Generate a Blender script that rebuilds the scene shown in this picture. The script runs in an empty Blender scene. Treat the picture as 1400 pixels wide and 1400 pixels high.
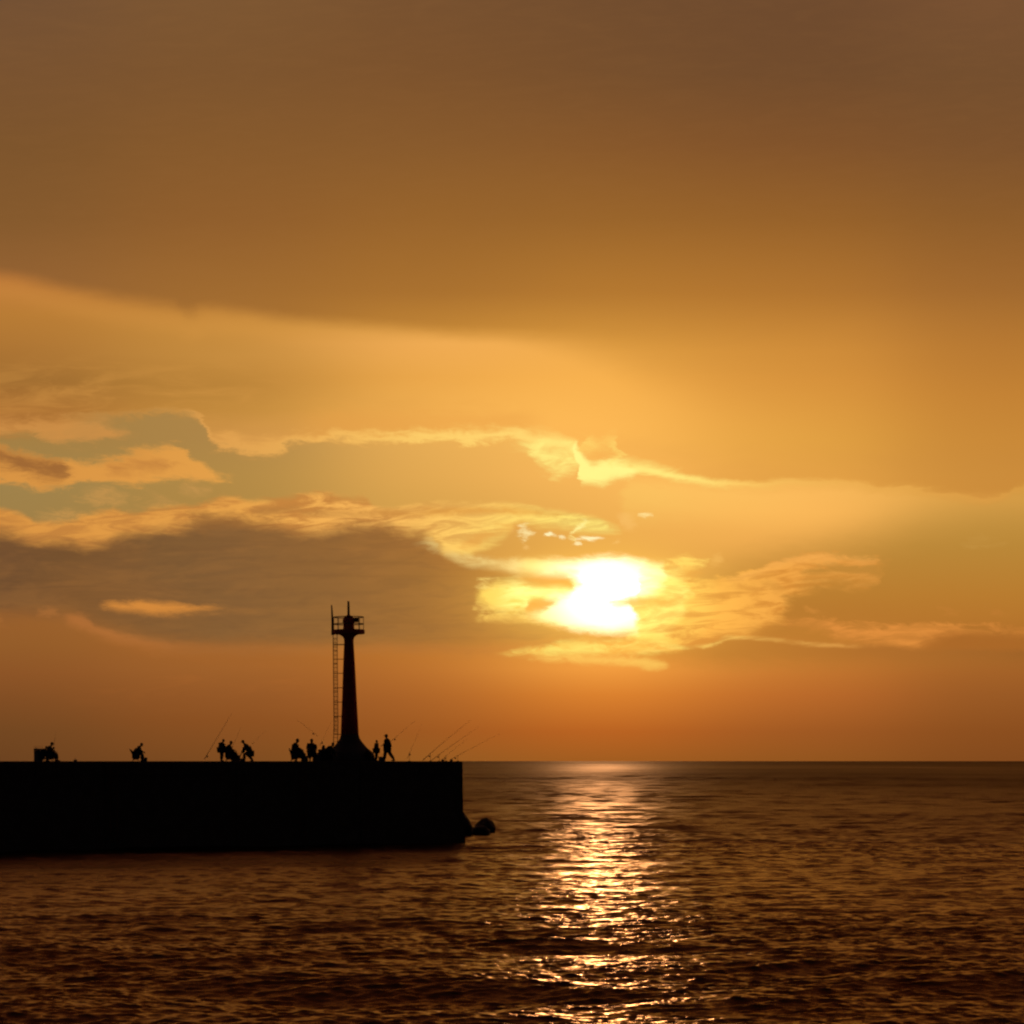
import bpy, bmesh, math, random
import numpy as np
from mathutils import Vector, Matrix
R = math.radians
random.seed(7)
sc = bpy.context.scene
COL = sc.collection
F = 3293.0            # focal length of the photograph in its own pixels (1400 wide)
HX, HY = 700.0, 1038.5  # principal column and eye-level row
H = 6.0               # eye height above the water, metres

def at(px, py, Y):
    return Vector(((px - HX) / F * Y, Y, H - (py - HY) / F * Y))

# ------------------------------------------------------------------ camera
cam_d = bpy.data.cameras.new('camera'); cam = bpy.data.objects.new('camera', cam_d); COL.objects.link(cam)
cam.location = (0, 0, H); cam.rotation_euler = (R(90), 0, 0)
cam_d.sensor_width = 36; cam_d.lens = 36 * F / 1400
cam_d.shift_y = (HY - 700) / 1400
cam_d.clip_start = 0.5; cam_d.clip_end = 30000
sc.camera = cam
sc.view_settings.view_transform = 'Standard'; sc.view_settings.look = 'None'
sc.view_settings.exposure = 0; sc.view_settings.gamma = 1
try: sc.view_settings.use_curve_mapping = False
except Exception: pass

def lin(c):
    if isinstance(c, (int, float)): c = (c, c, c)
    out = []
    for v in c[:3]:
        v = v / 255.0
        out.append(v / 12.92 if v <= 0.04045 else ((v + 0.055) / 1.055) ** 2.4)
    return tuple(out)

# ------------------------------------------------------------------ node helpers
class S:
    """a float socket with arithmetic"""
    tree = None
    def __init__(s, sock): s.k = sock
    @staticmethod
    def op(kind, *a, clamp=False):
        n = S.tree.nodes.new('ShaderNodeMath'); n.operation = kind; n.use_clamp = clamp
        for i, v in enumerate(a):
            if isinstance(v, S): S.tree.links.new(v.k, n.inputs[i])
            else: n.inputs[i].default_value = float(v)
        return S(n.outputs[0])
    def __add__(a, b): return S.op('ADD', a, b)
    __radd__ = __add__
    def __sub__(a, b): return S.op('SUBTRACT', a, b)
    def __rsub__(a, b): return S.op('SUBTRACT', b, a)
    def __mul__(a, b): return b if type(b).__name__ == 'Zero' else S.op('MULTIPLY', a, b)
    __rmul__ = __mul__
    def __truediv__(a, b): return S.op('DIVIDE', a, b)
    def __rtruediv__(a, b): return S.op('DIVIDE', b, a)
def smin(a, b): return S.op('MINIMUM', a, b)
def smax(a, b): return S.op('MAXIMUM', a, b)
def madd(a, b, c): return S.op('MULTIPLY_ADD', a, b, c)
def step(e0, e1, x):
    n = S.tree.nodes.new('ShaderNodeMapRange'); n.interpolation_type = 'SMOOTHSTEP'
    for i, v in zip((0, 1, 2), (x, e0, e1)):
        if isinstance(v, S): S.tree.links.new(v.k, n.inputs[i])
        else: n.inputs[i].default_value = float(v)
    n.inputs[3].default_value = 0; n.inputs[4].default_value = 1
    return S(n.outputs[0])
def curve(pts, x, lo=-200, hi=1600, ylo=None, yhi=None):
    pts = sorted(pts)
    ys = [p[1] for p in pts]
    ylo = min(ys) - 1 if ylo is None else ylo; yhi = max(ys) + 1 if yhi is None else yhi
    n = S.tree.nodes.new('ShaderNodeFloatCurve')
    m = n.mapping; m.extend = 'HORIZONTAL'
    c = m.curves[0]
    P = [((p[0] - lo) / (hi - lo), (p[1] - ylo) / (yhi - ylo)) for p in pts]
    if P[0][0] > 0: P.insert(0, (0.0, P[0][1]))
    if P[-1][0] < 1: P.append((1.0, P[-1][1]))
    while len(c.points) < len(P): c.points.new(0.5, 0.5)
    for q, (a, b) in zip(c.points, P):
        q.location = (a, b); q.handle_type = 'AUTO_CLAMPED'
    m.update()
    t = (x - lo) / (hi - lo)
    S.tree.links.new(t.k, n.inputs['Value'])
    return madd(S(n.outputs[0]), yhi - ylo, ylo)
def vec(x, y, z=0.0):
    n = S.tree.nodes.new('ShaderNodeCombineXYZ')
    for i, v in enumerate((x, y, z)):
        if isinstance(v, S): S.tree.links.new(v.k, n.inputs[i])
        else: n.inputs[i].default_value = float(v)
    return n.outputs[0]
def noise(v, scale=1.0, detail=3.0, rough=0.5, dist=0.0):
    n = S.tree.nodes.new('ShaderNodeTexNoise'); n.noise_dimensions = '3D'
    S.tree.links.new(v, n.inputs['Vector'])
    n.inputs['Scale'].default_value = scale; n.inputs['Detail'].default_value = detail
    n.inputs['Roughness'].default_value = rough; n.inputs['Distortion'].default_value = dist
    return S(n.outputs['Fac'])
def ramp(stops, t, interp='LINEAR'):
    n = S.tree.nodes.new('ShaderNodeValToRGB'); cr = n.color_ramp; cr.interpolation = interp
    while len(cr.elements) < len(stops): cr.elements.new(0.5)
    stops = sorted(stops, key=lambda s: s[0])
    for e, (p, c) in zip(cr.elements, stops):
        e.position = min(1, max(0, p)); e.color = (*c, 1)
    S.tree.links.new(t.k, n.inputs[0])
    return n.outputs[0]
def cmix(f, a, b, mode='MIX'):
    if type(f).__name__ == 'Zero': return a
    n = S.tree.nodes.new('ShaderNodeMix'); n.data_type = 'RGBA'; n.blend_type = mode; n.clamp_result = False
    ins = {'f': n.inputs[0], 'a': n.inputs[6], 'b': n.inputs[7]}
    for key, v in (('f', f), ('a', a), ('b', b)):
        if isinstance(v, S): S.tree.links.new(v.k, ins[key])
        elif isinstance(v, bpy.types.NodeSocket): S.tree.links.new(v, ins[key])
        elif key == 'f': ins[key].default_value = float(v)
        else: ins[key].default_value = (*v, 1)
    return n.outputs[2]
def vscale(c, f):
    n = S.tree.nodes.new('ShaderNodeVectorMath'); n.operation = 'SCALE'
    S.tree.links.new(c, n.inputs[0])
    if isinstance(f, S): S.tree.links.new(f.k, n.inputs['Scale'])
    else: n.inputs['Scale'].default_value = f
    return n.outputs[0]
def vadd(a, b):
    n = S.tree.nodes.new('ShaderNodeVectorMath'); n.operation = 'ADD'
    S.tree.links.new(a, n.inputs[0]); S.tree.links.new(b, n.inputs[1])
    return n.outputs[0]
sc.render.engine = 'CYCLES'
sc.cycles.use_adaptive_sampling = True; sc.cycles.adaptive_threshold = 0.02; sc.cycles.adaptive_min_samples = 12
sc.cycles.max_bounces = 5; sc.cycles.glossy_bounces = 3; sc.cycles.diffuse_bounces = 2; sc.cycles.transmission_bounces = 2
sc.cycles.pixel_filter_type = 'BLACKMAN_HARRIS'; sc.cycles.filter_width = 2.3      # the photograph is soft
# ------------------------------------------------------------------ sky
# Direction of view -> sky coordinates (degrees-like units, x to the right of north, y downwards
# to the horizon at 1038.5): the cloud deck, the gaps and the lit clouds hang at infinity.
W = bpy.data.worlds.new('World'); sc.world = W; W.use_nodes = True
W.cycles.sampling_method = 'NONE'
T = W.node_tree; S.tree = T
for n in list(T.nodes): T.nodes.remove(n)
tc = T.nodes.new('ShaderNodeTexCoord')
sp = T.nodes.new('ShaderNodeSeparateXYZ'); T.links.new(tc.outputs['Generated'], sp.inputs[0])
dx, dy, dz = S(sp.outputs[0]), S(sp.outputs[1]), S(sp.outputs[2])
den = smax(dy, 0.3)
X = madd(dx / den, F, HX)
Y = HY - (S.op('ABSOLUTE', dz) / den) * F

# turbulent displacement of the coordinates: gives every cloud outline its wisps
nv1 = vec(X / 95.0, Y / 34.0, 0.0)
nv2 = vec(X / 95.0, Y / 34.0, 7.3)
nA = noise(nv1, 1.0, 6.0, 0.66, 0.4); nB = noise(nv2, 1.0, 6.0, 0.66, 0.4)
nL = noise(vec(X / 300.0, Y / 120.0, 3.1), 1.0, 2.0, 0.5, 0.0)
Xs = madd(nA - 0.5, 120.0, X); Ys = madd(nB - 0.5, 56.0, Y)       # strong
Xm = madd(nA - 0.5, 80.0, X); Ym = madd(nB - 0.5, 34.0, Y)       # medium
Xf = madd(nA - 0.5, 40.0, X); Yf = madd(nB - 0.5, 13.0, Y)       # fine
WARP = {'s': (Xs, Ys), 'm': (Xm, Ym), 'f': (Xf, Yf), '0': (X, Y)}
tex1 = noise(vec(X / 120.0, Y / 26.0, 1.7), 1.0, 7.0, 0.62, 0.6)     # cloud body texture
tex2 = noise(vec((X + Y * 1.5) / 60.0, Y / 13.0, 5.1), 1.0, 6.0, 0.6, 0.8)
tsun = noise(vec(X / 46.0, Y / 15.0, 9.4), 1.0, 6.0, 0.6, 0.8)
streak = noise(vec(X / 260.0, Y / 9.0, 2.2), 1.0, 4.0, 0.55, 0.2)
wsp = noise(vec((X - Y * 1.2) / 42.0, (Y + X * 0.05) / 15.0, 6.6), 1.0, 5.0, 0.68, 0.7)    # ragged, half transparent cloud margins
big = noise(vec(X / 420.0, (Y + X * 0.12) / 150.0, 8.8), 1.0, 4.0, 0.5, 0.3)

class Zero:
    """a mask known to be empty in the region being built"""
    def __mul__(s, o): return s
    __rmul__ = __mul__
    def __rsub__(s, o): return float(o)
REG = None      # (x0, y0, x1, y1) of the patch of sky being built
MX, MY = {'s': 60, 'm': 42, 'f': 24, '0': 3}, {'s': 40, 'm': 32, 'f': 20, '0': 3}
def lerp(pts, x):
    if x <= pts[0][0]: return pts[0][1]
    for (a, b), (c, d) in zip(pts, pts[1:]):
        if x <= c: return b + (d - b) * (x - a) / (c - a)
    return pts[-1][1]
def inside(x0, y0, x1, y1):
    return REG is None or not (x1 < REG[0] or x0 > REG[2] or y1 < REG[1] or y0 > REG[3])
def band(top, bot, st=4, sb=4, w='m'):
    xs = sorted(set([p[0] for p in top] + [p[0] for p in bot]))
    xs = [x for x in xs if x >= max(top[0][0], bot[0][0]) and x <= min(top[-1][0], bot[-1][0])]
    tb = [(q, lerp(top, q), lerp(bot, q)) for q in xs]
    opn = [i for i, (q, a, b) in enumerate(tb) if b > a]
    if not opn: return Zero()
    i0, i1 = opn[0], opn[-1]
    def pinch(i, j):
        q = tb[j][0]; m_ = (tb[i][1] + tb[i][2]) / 2
        if abs(q - tb[i][0]) > 26: q = tb[i][0] + (20 if j > i else -20)
        return (q, m_ + st, m_ - sb)
    new = tb[i0:i1 + 1]
    if i0 > 0: new = [pinch(i0, i0 - 1)] + new
    if i1 < len(tb) - 1: new = new + [pinch(i1, i1 + 1)]
    if not inside(new[0][0] - MX[w] if new[0][0] > -200 else -1e9, min(n_[1] for n_ in new) - st - MY[w],
                  new[-1][0] + MX[w] if new[-1][0] < 1600 else 1e9, max(n_[2] for n_ in new) + sb + MY[w]): return Zero()
    x, y = WARP[w]
    T_ = [(a, b) for a, b, c in new]; B_ = [(a, c) for a, b, c in new]
    lo, hi = (-200, 1600)
    if new[-1][0] - new[0][0] < 900: lo, hi = new[0][0] - 10, new[-1][0] + 10
    amp = {'s': 44.0, 'm': 34.0, 'f': 18.0, '0': 0.0}[w]
    wob = madd(wsp, amp, 0.5 * -amp) if amp else 0.0
    kk = 1.35 if w == 'f' and max(st, sb) < 2.6 else 2.1
    st *= kk; sb *= kk
    a = step(0, 1, (y - curve(T_, x, lo, hi) + wob) / (2.0 * st) + 0.5)
    b = step(0, 1, (curve(B_, x, lo, hi) - y + wob) / (2.0 * sb) + 0.5)
    r = a * b
    if new[0][0] > -200: r = r * step(new[0][0] - 8, new[0][0] + 10, x)
    if new[-1][0] < 1600: r = r * step(new[-1][0] + 8, new[-1][0] - 10, x)
    return r
def grid(cols, y0, y1, sig):
    """smooth blend of vertical colour ramps hung at given columns"""
    g = bpy.data.node_groups.new('sky_gradient', 'ShaderNodeTree')
    for k in 'XY': g.interface.new_socket(k, in_out='INPUT', socket_type='NodeSocketFloat')
    g.interface.new_socket('Color', in_out='OUTPUT', socket_type='NodeSocketColor')
    S.tree = g
    gi = g.nodes.new('NodeGroupInput'); go = g.nodes.new('NodeGroupOutput')
    X_, Y_ = smin(smax(S(gi.outputs[0]), -120.0), 1520.0), S(gi.outputs[1])
    yn = (Y_ - y0) / (y1 - y0)
    num = None; den_ = None
    for cx, stops in cols:
        c = ramp([((y - y0) / (y1 - y0), lin(col)) for y, col in stops], yn, 'EASE' if 0 else 'LINEAR')
        e = (X_ - cx) / sig
        w = S.op('EXPONENT', smax(0.0 - e * e, -30.0)) + 1e-7
        t = vscale(c, w)
        num = t if num is None else vadd(num, t)
        den_ = w if den_ is None else den_ + w
    g.links.new(vscale(num, 1.0 / den_), go.inputs[0])
    S.tree = T
    gn = T.nodes.new('ShaderNodeGroup'); gn.node_tree = g
    T.links.new(X.k, gn.inputs[0]); T.links.new(Y.k, gn.inputs[1])
    return gn.outputs[0]

# colour of sunlit cloud by distance from the sun
rx = (X - 825.0); ry = (Y - 812.0) * 1.35
rs = S.op('SQRT', rx * rx + ry * ry)
LIT = ramp([(0.0, lin((255, 255, 205))), (0.06, lin((255, 252, 160))), (0.10, lin((255, 240, 128))), (0.155, lin((255, 224, 112))),
            (0.22, lin((255, 205, 102))), (0.34, lin((248, 182, 90))), (0.5, lin((230, 162, 74))), (0.7, lin((222, 152, 68))), (1.0, lin((212, 142, 64)))], rs / 1000.0)
LITR = ramp([(0.0, lin((255, 255, 190))), (0.06, lin((255, 245, 130))), (0.10, lin((255, 215, 95))), (0.16, lin((252, 178, 74))),
             (0.24, lin((240, 165, 70))), (0.36, lin((226, 152, 66))), (0.5, lin((208, 132, 56))), (0.7, lin((190, 118, 48)))], rs / 1000.0)

L0 = grid([
 (0,   [(600,(162,125,66)),(665,(157,128,74)),(710,(157,126,71)),(838,(150,92,42)),(880,(144,89,40)),(920,(136,80,37)),(960,(122,72,34)),(1000,(108,66,32)),(1038,(102,62,31))]),
 (300, [(600,(170,130,70)),(650,(174,134,68)),(700,(172,132,66)),(880,(160,96,41)),(915,(154,92,41)),(950,(142,82,37)),(985,(132,74,32)),(1038,(116,68,31))]),
 (600, [(600,(228,170,84)),(650,(222,165,80)),(690,(214,160,76)),(880,(180,110,42)),(920,(171,99,40)),(960,(156,87,36)),(1000,(144,79,31)),(1038,(138,82,32))]),
 (820, [(600,(255,190,92)),(650,(252,185,90)),(700,(238,174,82)),(750,(222,160,70)),(870,(240,155,62)),(915,(250,160,64)),(950,(226,132,46)),(1000,(188,96,32)),(1038,(160,88,31))]),
 (1050,[(600,(236,170,76)),(660,(250,186,92)),(700,(250,182,88)),(740,(238,170,80)),(800,(205,142,60)),(860,(190,126,50)),(900,(194,117,46)),(950,(178,98,40)),(1000,(150,81,33)),(1038,(138,78,30))]),
 (1400,[(600,(208,146,60)),(665,(218,160,70)),(700,(200,148,66)),(780,(180,126,52)),(840,(180,118,44)),(870,(162,100,41)),(900,(164,97,39)),(950,(147,84,35)),(1000,(132,72,29)),(1038,(124,68,28))]),
], 560, 1040, 175)
COVER = grid([
 (0,   [(370,(205,130,60)),(430,(199,133,56)),(470,(188,126,55)),(520,(168,113,50)),(560,(180,116,52)),(600,(188,124,58))]),
 (300, [(410,(208,140,60)),(450,(212,148,64)),(485,(210,148,66)),(525,(198,139,60)),(560,(206,146,64)),(600,(222,158,78))]),
 (600, [(440,(226,160,72)),(470,(246,176,86)),(515,(240,170,76)),(560,(246,178,82)),(600,(246,178,84))]),
 (820, [(460,(236,168,74)),(520,(250,180,80)),(580,(255,186,86)),(640,(252,184,88))]),
 (1050,[(460,(216,145,59)),(520,(228,155,63)),(600,(234,166,68)),(650,(238,168,72))]),
 (1400,[(380,(168,112,48)),(460,(190,124,50)),(540,(205,136,54)),(600,(211,143,58)),(650,(213,146,61))]),
], 360, 680, 175)
DECK = grid([  # stops above the frame are invented, reddened and brightened to light the water
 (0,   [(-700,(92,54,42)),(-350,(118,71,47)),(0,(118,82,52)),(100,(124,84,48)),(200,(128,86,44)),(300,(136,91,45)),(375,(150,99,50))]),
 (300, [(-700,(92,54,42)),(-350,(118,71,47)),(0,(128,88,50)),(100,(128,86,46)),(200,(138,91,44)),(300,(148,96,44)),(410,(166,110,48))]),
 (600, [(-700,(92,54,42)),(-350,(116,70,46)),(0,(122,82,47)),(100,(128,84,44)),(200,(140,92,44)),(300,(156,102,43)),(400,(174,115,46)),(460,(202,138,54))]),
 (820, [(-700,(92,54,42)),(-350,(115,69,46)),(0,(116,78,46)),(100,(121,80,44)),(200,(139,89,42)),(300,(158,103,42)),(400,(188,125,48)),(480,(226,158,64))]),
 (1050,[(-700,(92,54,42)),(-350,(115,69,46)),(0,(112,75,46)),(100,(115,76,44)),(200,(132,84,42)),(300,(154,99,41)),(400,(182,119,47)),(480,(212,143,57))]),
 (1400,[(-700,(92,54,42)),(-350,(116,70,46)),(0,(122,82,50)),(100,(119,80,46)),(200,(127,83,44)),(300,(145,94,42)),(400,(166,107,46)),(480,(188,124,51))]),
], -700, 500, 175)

zen = step(0.30, 0.9, S.op('ABSOLUTE', dz))
front = step(-0.15, 0.75, dy)
FLOATS = ['X', 'Y', 'Xs', 'Ys', 'Xm', 'Ym', 'Xf', 'Yf', 'tex1', 'tex2', 'tsun', 'streak', 'big', 'nL', 'wsp', 'rs', 'rx', 'ry', 'zen', 'front']
COLOURS = ['L0', 'COVER', 'DECK', 'LIT', 'LITR']
def build_sky(x0, y0, x1, y1):
    """colour of one patch of sky: only the layers that reach it are built"""
    global REG
    REG = (x0, y0, x1, y1)
    G = globals()
    keep = {k: G[k] for k in FLOATS + COLOURS}
    keep_warp = dict(WARP)
    g = bpy.data.node_groups.new('sky_patch', 'ShaderNodeTree')
    for k in FLOATS: g.interface.new_socket(k, in_out='INPUT', socket_type='NodeSocketFloat')
    for k in COLOURS: g.interface.new_socket(k, in_out='INPUT', socket_type='NodeSocketColor')
    g.interface.new_socket('Color', in_out='OUTPUT', socket_type='NodeSocketColor')
    S.tree = g
    gi = g.nodes.new('NodeGroupInput'); go = g.nodes.new('NodeGroupOutput')
    for i, k in enumerate(FLOATS): G[k] = S(gi.outputs[i])
    for i, k in enumerate(COLOURS): G[k] = gi.outputs[len(FLOATS) + i]
    WARP.update({'s': (Xs, Ys), 'm': (Xm, Ym), 'f': (Xf, Yf), '0': (X, Y)})
    C = L0 if y1 > 545 else COVER
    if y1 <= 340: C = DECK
    # shadowed wedge of clear sky on the right
    WEDGE = ramp([(0.0, lin((198,148,66))), (0.35, lin((184,133,54))), (0.7, lin((182,121,45))), (1.0, lin((176,108,40)))], (Y - 680.0) / 190.0)
    m = band([(-200,2000),(880,2000),(900,830),(960,800),(1030,776),(1100,757),(1200,732),(1300,706),(1400,684),(1600,640)], [(-200,868),(1600,868)], 24, 20, 'f')
    C = cmix(m * 0.95, C, WEDGE)

    # clear golden veil above the gap, its ragged lower hem rimmed by the sun
    hem = [(-200,598),(0,592),(60,588),(100,576),(125,572),(170,571),(230,565),(262,568),(280,586),(292,606),(320,614),(350,620),(385,617),(400,604),(460,600),(600,603),
           (700,602),(745,606),(775,614),(792,636),(803,654),(818,652),(845,640),(870,643),(920,653),(960,662),(1000,668),(1050,667),(1090,664),(1150,663),(1200,665),(1250,670),(1300,677),(1345,682),(1400,669),(1600,640)]
    hc = curve(hem, Xm); dd = hc - Ym - madd(wsp, 36.0, -18.0) * step(760, 700, X)          # > 0 above the hem
    mcov = step(-13, 12, dd) if y0 < 700 else Zero()
    cloudy = vscale(COVER, curve([(-200,.82),(0,.83),(300,.85),(600,.95),(820,1.0),(1050,.92),(1400,.88)], X, ylo=0, yhi=1))
    cloudy = cmix(step(0.40, 0.70, tex1) * step(620, 540, Y) * step(470, 540, Y) * 0.35 * step(500, 200, X), cloudy, lin((226, 160, 76)))
    cloudy = cmix(step(0.54, 0.34, big) * 0.12 * step(440, 500, Y), cloudy, lin((190, 130, 58)))
    C = cmix(mcov, C, cloudy)
    rimw = curve([(-200,10),(280,12),(330,26),(400,22),(450,16),(600,22),(720,24),(800,24),(900,19),(1000,13),(1400,6)], X)
    rima = curve([(-200,.15),(230,.18),(290,.6),(380,.6),(450,.75),(600,.85),(700,.9),(940,.95),(1060,.55),(1200,.42),(1400,.35)], X, ylo=0, yhi=1)
    rim = Zero() if not (y0 < 700 and y1 > 540) else step(-8, 4, dd) * step(1.0, 0.15, dd / rimw)
    RIMC = ramp([(0.0, lin((214,146,72))), (0.2, lin((234,166,82))), (0.32, lin((246,186,92))), (0.42, lin((255,210,108))), (0.52, lin((255,216,114))), (0.6, lin((255,238,130))), (0.66, lin((255,232,124))),
                 (0.72, lin((255,208,104))), (0.83, lin((242,182,86))), (1.0, lin((226,164,72)))], X / 1400.0) if rim.__class__ is S else None
    m = Zero() if RIMC is None else step(-4, 20, dd) * step(60, 26, dd) * step(380, 470, X) * step(760, 700, X)
    C = cmix(m * 0.4, C, lin((232, 160, 70)))
    C = cmix(rim * rima, C, RIMC)
    # paler haze of light hanging below the rim on the right
    m = band([(-200,2000),(830,2000),(860,660),(1000,670),(1400,676),(1600,660)], [(-200,690),(860,690),(1050,700),(1400,690),(1600,690)], 5, 18, 'f')
    C = cmix(m * 0.35, C, LIT)
    # tongue left
    m = band([(-200,572),(0,575),(90,574),(130,577),(176,594),(190,640)], [(-200,590),(0,590),(30,588),(55,600),(85,606),(125,603),(160,598),(176,596),(190,590)], 5, 4, 'm')
    C = cmix(m * (0.55 + tex2 * 0.5), C, lin((206, 142, 70)))
    # knot of bright wisps over the sun
    kn = step(0.30, 0.62, tsun)
    m = band([(690,660),(716,614),(745,601),(775,612),(790,630),(800,680)], [(690,600),(716,616),(735,634),(760,646),(778,646),(790,634),(800,600)], 6, 6, 'm')
    C = cmix(m * (0.35 + 0.6 * kn), C, lin((255, 236, 128)))
    m = band([(778,640),(786,606),(800,626),(815,634),(838,630),(858,636),(880,700)], [(778,600),(790,640),(798,661),(818,662),(838,655),(858,652),(880,600)], 4, 4, 'f')
    C = cmix(m * 0.95, C, lin((255, 246, 140)))
    m = band([(790,700),(800,602),(825,604),(845,598),(850,700)], [(790,560),(800,616),(825,612),(840,622),(848,640),(850,560)], 5, 5, 'm')
    C = cmix(m * 0.55, C, lin((255, 222, 112)))

    # the small cloud in the gap, left
    m = band([(-200,596),(0,610),(20,616),(45,621),(70,630),(90,633),(125,630),(160,621),(200,615),(240,611),(253,622),(275,637),(300,648),(318,656),(335,700)],
             [(-200,654),(0,658),(30,662),(50,666),(100,664),(125,657),(200,660),(260,657),(300,655),(318,653),(335,600)], 4, 3.5, 'm')
    C = cmix(m * 0.95, C, LIT)
    m2 = band([(-200,598),(0,616),(40,626),(80,638),(105,652)], [(-200,630),(0,634),(40,648),(80,654),(105,652)], 6, 6, 'm')
    C = cmix(m2 * 0.9, C, lin((150, 96, 48)))
    m2 = band([(120,660),(150,632),(190,628),(225,630),(255,646)], [(120,630),(150,640),(190,642),(225,642),(255,640)], 6, 6, 'm')
    C = cmix(m2 * 0.6, C, lin((176, 112, 54)))
    def puff(cx, cy, w, h, col, a=0.7, soft=3, wp='m', k=1.25):
        nonlocal C
        m = band([(cx-w*1.3, cy+60), (cx-w, cy), (cx-w*.4, cy-h*.8), (cx, cy-h), (cx+w*.5, cy-h*.6), (cx+w, cy), (cx+w*1.3, cy+60)],
                 [(cx-w*1.3, cy-60), (cx-w, cy+1), (cx-w*.4, cy+h*.7), (cx, cy+h), (cx+w*.5, cy+h*.5), (cx+w, cy+1), (cx+w*1.3, cy-60)], soft * k, soft * k, wp)
        C = cmix(m * a, C, col if not isinstance(col, tuple) else lin(col))
    puff(142, 682, 34, 9, (206,150,78), .75, 5, 's')
    puff(268, 667, 16, 4, (206,150,80), .6, 4)
    puff(215, 686, 26, 6, (200,146,78), .5, 5, 's')
    puff(85, 703, 36, 2.5, (206,150,78), .6, 3)

    # bright ragged ridge above the dark cloud
    m = band([(-200,680),(0,692),(15,695),(40,706),(70,714),(110,704),(150,699),(180,702),(210,695),(235,692),(268,690),(290,684),(320,679),(350,684),(400,682),(430,675),(460,681),(500,684),(530,696),
              (560,693),(600,690),(650,689),(700,689),(735,691),(760,698),(790,703),(812,710),(830,718),(846,724),(856,800)],
             [(-200,800),(560,800),(600,762),(640,758),(655,750),(685,738),(700,724),(718,714),(745,718),(770,722),(800,728),(818,728),(832,726),(846,725),(856,600)], 3, 4, 'f')
    body = cmix(step(0.36, 0.62, tex2), lin((196, 130, 60)), LIT)
    shade = step(420, 700, X)
    body = cmix(shade * 0.55, body, LIT)
    C = cmix(m, C, body)
    m = band([(330,720),(350,695),(400,693),(420,698),(520,699),(600,697),(680,695),(760,702),(790,720)], [(330,690),(350,702),(400,700),(420,704),(520,705),(600,703),(680,702),(760,706),(790,690)], 3, 3, 'f')
    C = cmix(m * 0.7, C, cmix(step(400, 700, X), lin((176,120,58)), lin((226,154,62))))
    m = band([(620,770),(640,740),(665,730),(690,718),(712,712),(730,720)], [(620,730),(640,748),(665,737),(690,727),(712,722),(730,700)], 4, 4, 'm')
    C = cmix(m * 0.5, C, lin((226, 150, 62)))
    wt = (255, 244, 190)
    puff(722, 727, 12, 7, (255,236,170), .8, 2.5); puff(754, 730, 9, 3, wt, .95, 1.6, 'f'); puff(771, 733, 5, 2, wt, .8, 1.5, 'f')
    puff(813, 735.5, 22, 3.2, wt, .98, 1.6, 'f'); puff(794, 744, 5, 2.4, wt, .9, 1.5, 'f'); puff(792, 725, 8, 8, (255,240,150), .9, 3)
    puff(860, 712, 16, 9, (250,196,110), .4, 4); puff(886, 704, 10, 2, (255,226,150), .8, 1.6, 'f'); puff(842, 742, 5, 1.6, (255,210,130), .6, 1.6, 'f')
    puff(722, 748, 5, 1.6, (250,200,120), .5, 1.6, 'f')

    # the big dark cloud, lower left to under the sun
    m = band([(-200,720),(0,728),(30,735),(60,742),(100,741),(120,746),(138,744),(160,734),(200,728),(240,722),(268,714),(290,708),(320,709),(350,716),(380,720),(405,727),(430,728),(460,722),(490,716),
              (520,716),(540,723),(570,727),(592,737),(600,745),(608,757),(640,765),(680,772),(705,779),(728,787),(770,785),(784,792),(796,812),(815,850),(870,862),(905,872),(930,884),(945,930)],
             [(-200,834),(0,838),(70,838),(100,843),(130,857),(170,867),(220,876),(260,880),(350,883),(650,884),(800,884),(880,882),(930,878),(945,850)], 7, 10, 'f')
    DK = ramp([(0.0, lin((110,75,45))), (0.11, lin((114,78,44))), (0.22, lin((120,84,48))), (0.33, lin((128,89,50))), (0.5, lin((142,97,50))), (0.62, lin((157,106,50))), (0.72, lin((180,119,50))),
               (0.8, lin((196,132,54))), (0.87, lin((224,148,60))), (0.96, lin((230,150,60))), (1.0, lin((236,154,60)))], X / 930.0)
    DK = cmix(step(0.42, 0.62, big) * 0.16, DK, lin((166, 104, 48)))
    DK = cmix(step(0.44, 0.66, tex1) * 0.16, DK, lin((178, 118, 58)))
    DK = cmix(step(0.56, 0.36, tex2) * 0.12, DK, lin((88, 62, 44)))
    DK = cmix(step(0.5, 0.3, streak) * 0.10, DK, lin((96, 62, 34)))
    C = cmix(m, C, DK)
    # dark scraps in the ridge
    m = band([(255,730),(272,704),(310,700),(345,704),(380,712),(400,730)], [(255,690),(272,716),(310,716),(345,722),(380,724),(400,700)], 6, 6, 's')
    C = cmix(m * 0.55, C, lin((150, 98, 48)))
    # lit slit and hem of the dark cloud
    m = band([(125,850),(138,829),(155,824),(190,822.5),(225,825),(260,829),(300,831),(480,832),(500,850)], [(125,800),(138,830),(160,836),(200,838.5),(235,837),(290,835),(480,834),(500,800)], 3, 4, 'f')
    C = cmix(m * curve([(120,.9),(240,.9),(290,.55),(320,.16),(500,.06)], X, ylo=0, yhi=1), C, lin((216, 138, 58)))
    m = band([(70,900),(95,840),(130,856),(170,867),(220,876),(260,880),(350,883),(760,884),(800,900)], [(70,840),(95,850),(130,868),(170,880),(220,888),(260,890),(350,892),(760,892),(800,850)], 3, 6, 'f')
    C = cmix(m * curve([(80,.5),(200,.4),(300,.2),(600,.22),(800,.3)], X, ylo=0, yhi=1), C, lin((196, 118, 56)))
    puff(0, 846, 12, 4, (180,112,52), .6, 3); puff(62, 839, 10, 3, (180,112,54), .5, 3)
    # faint low cloud bank in the orange band
    m = step(0.50, 0.70, tex1) * band([(-200,905),(1600,905)], [(-200,950),(1600,950)], 14, 20, '0') * step(60, 160, X) * step(560, 380, X)
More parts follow.
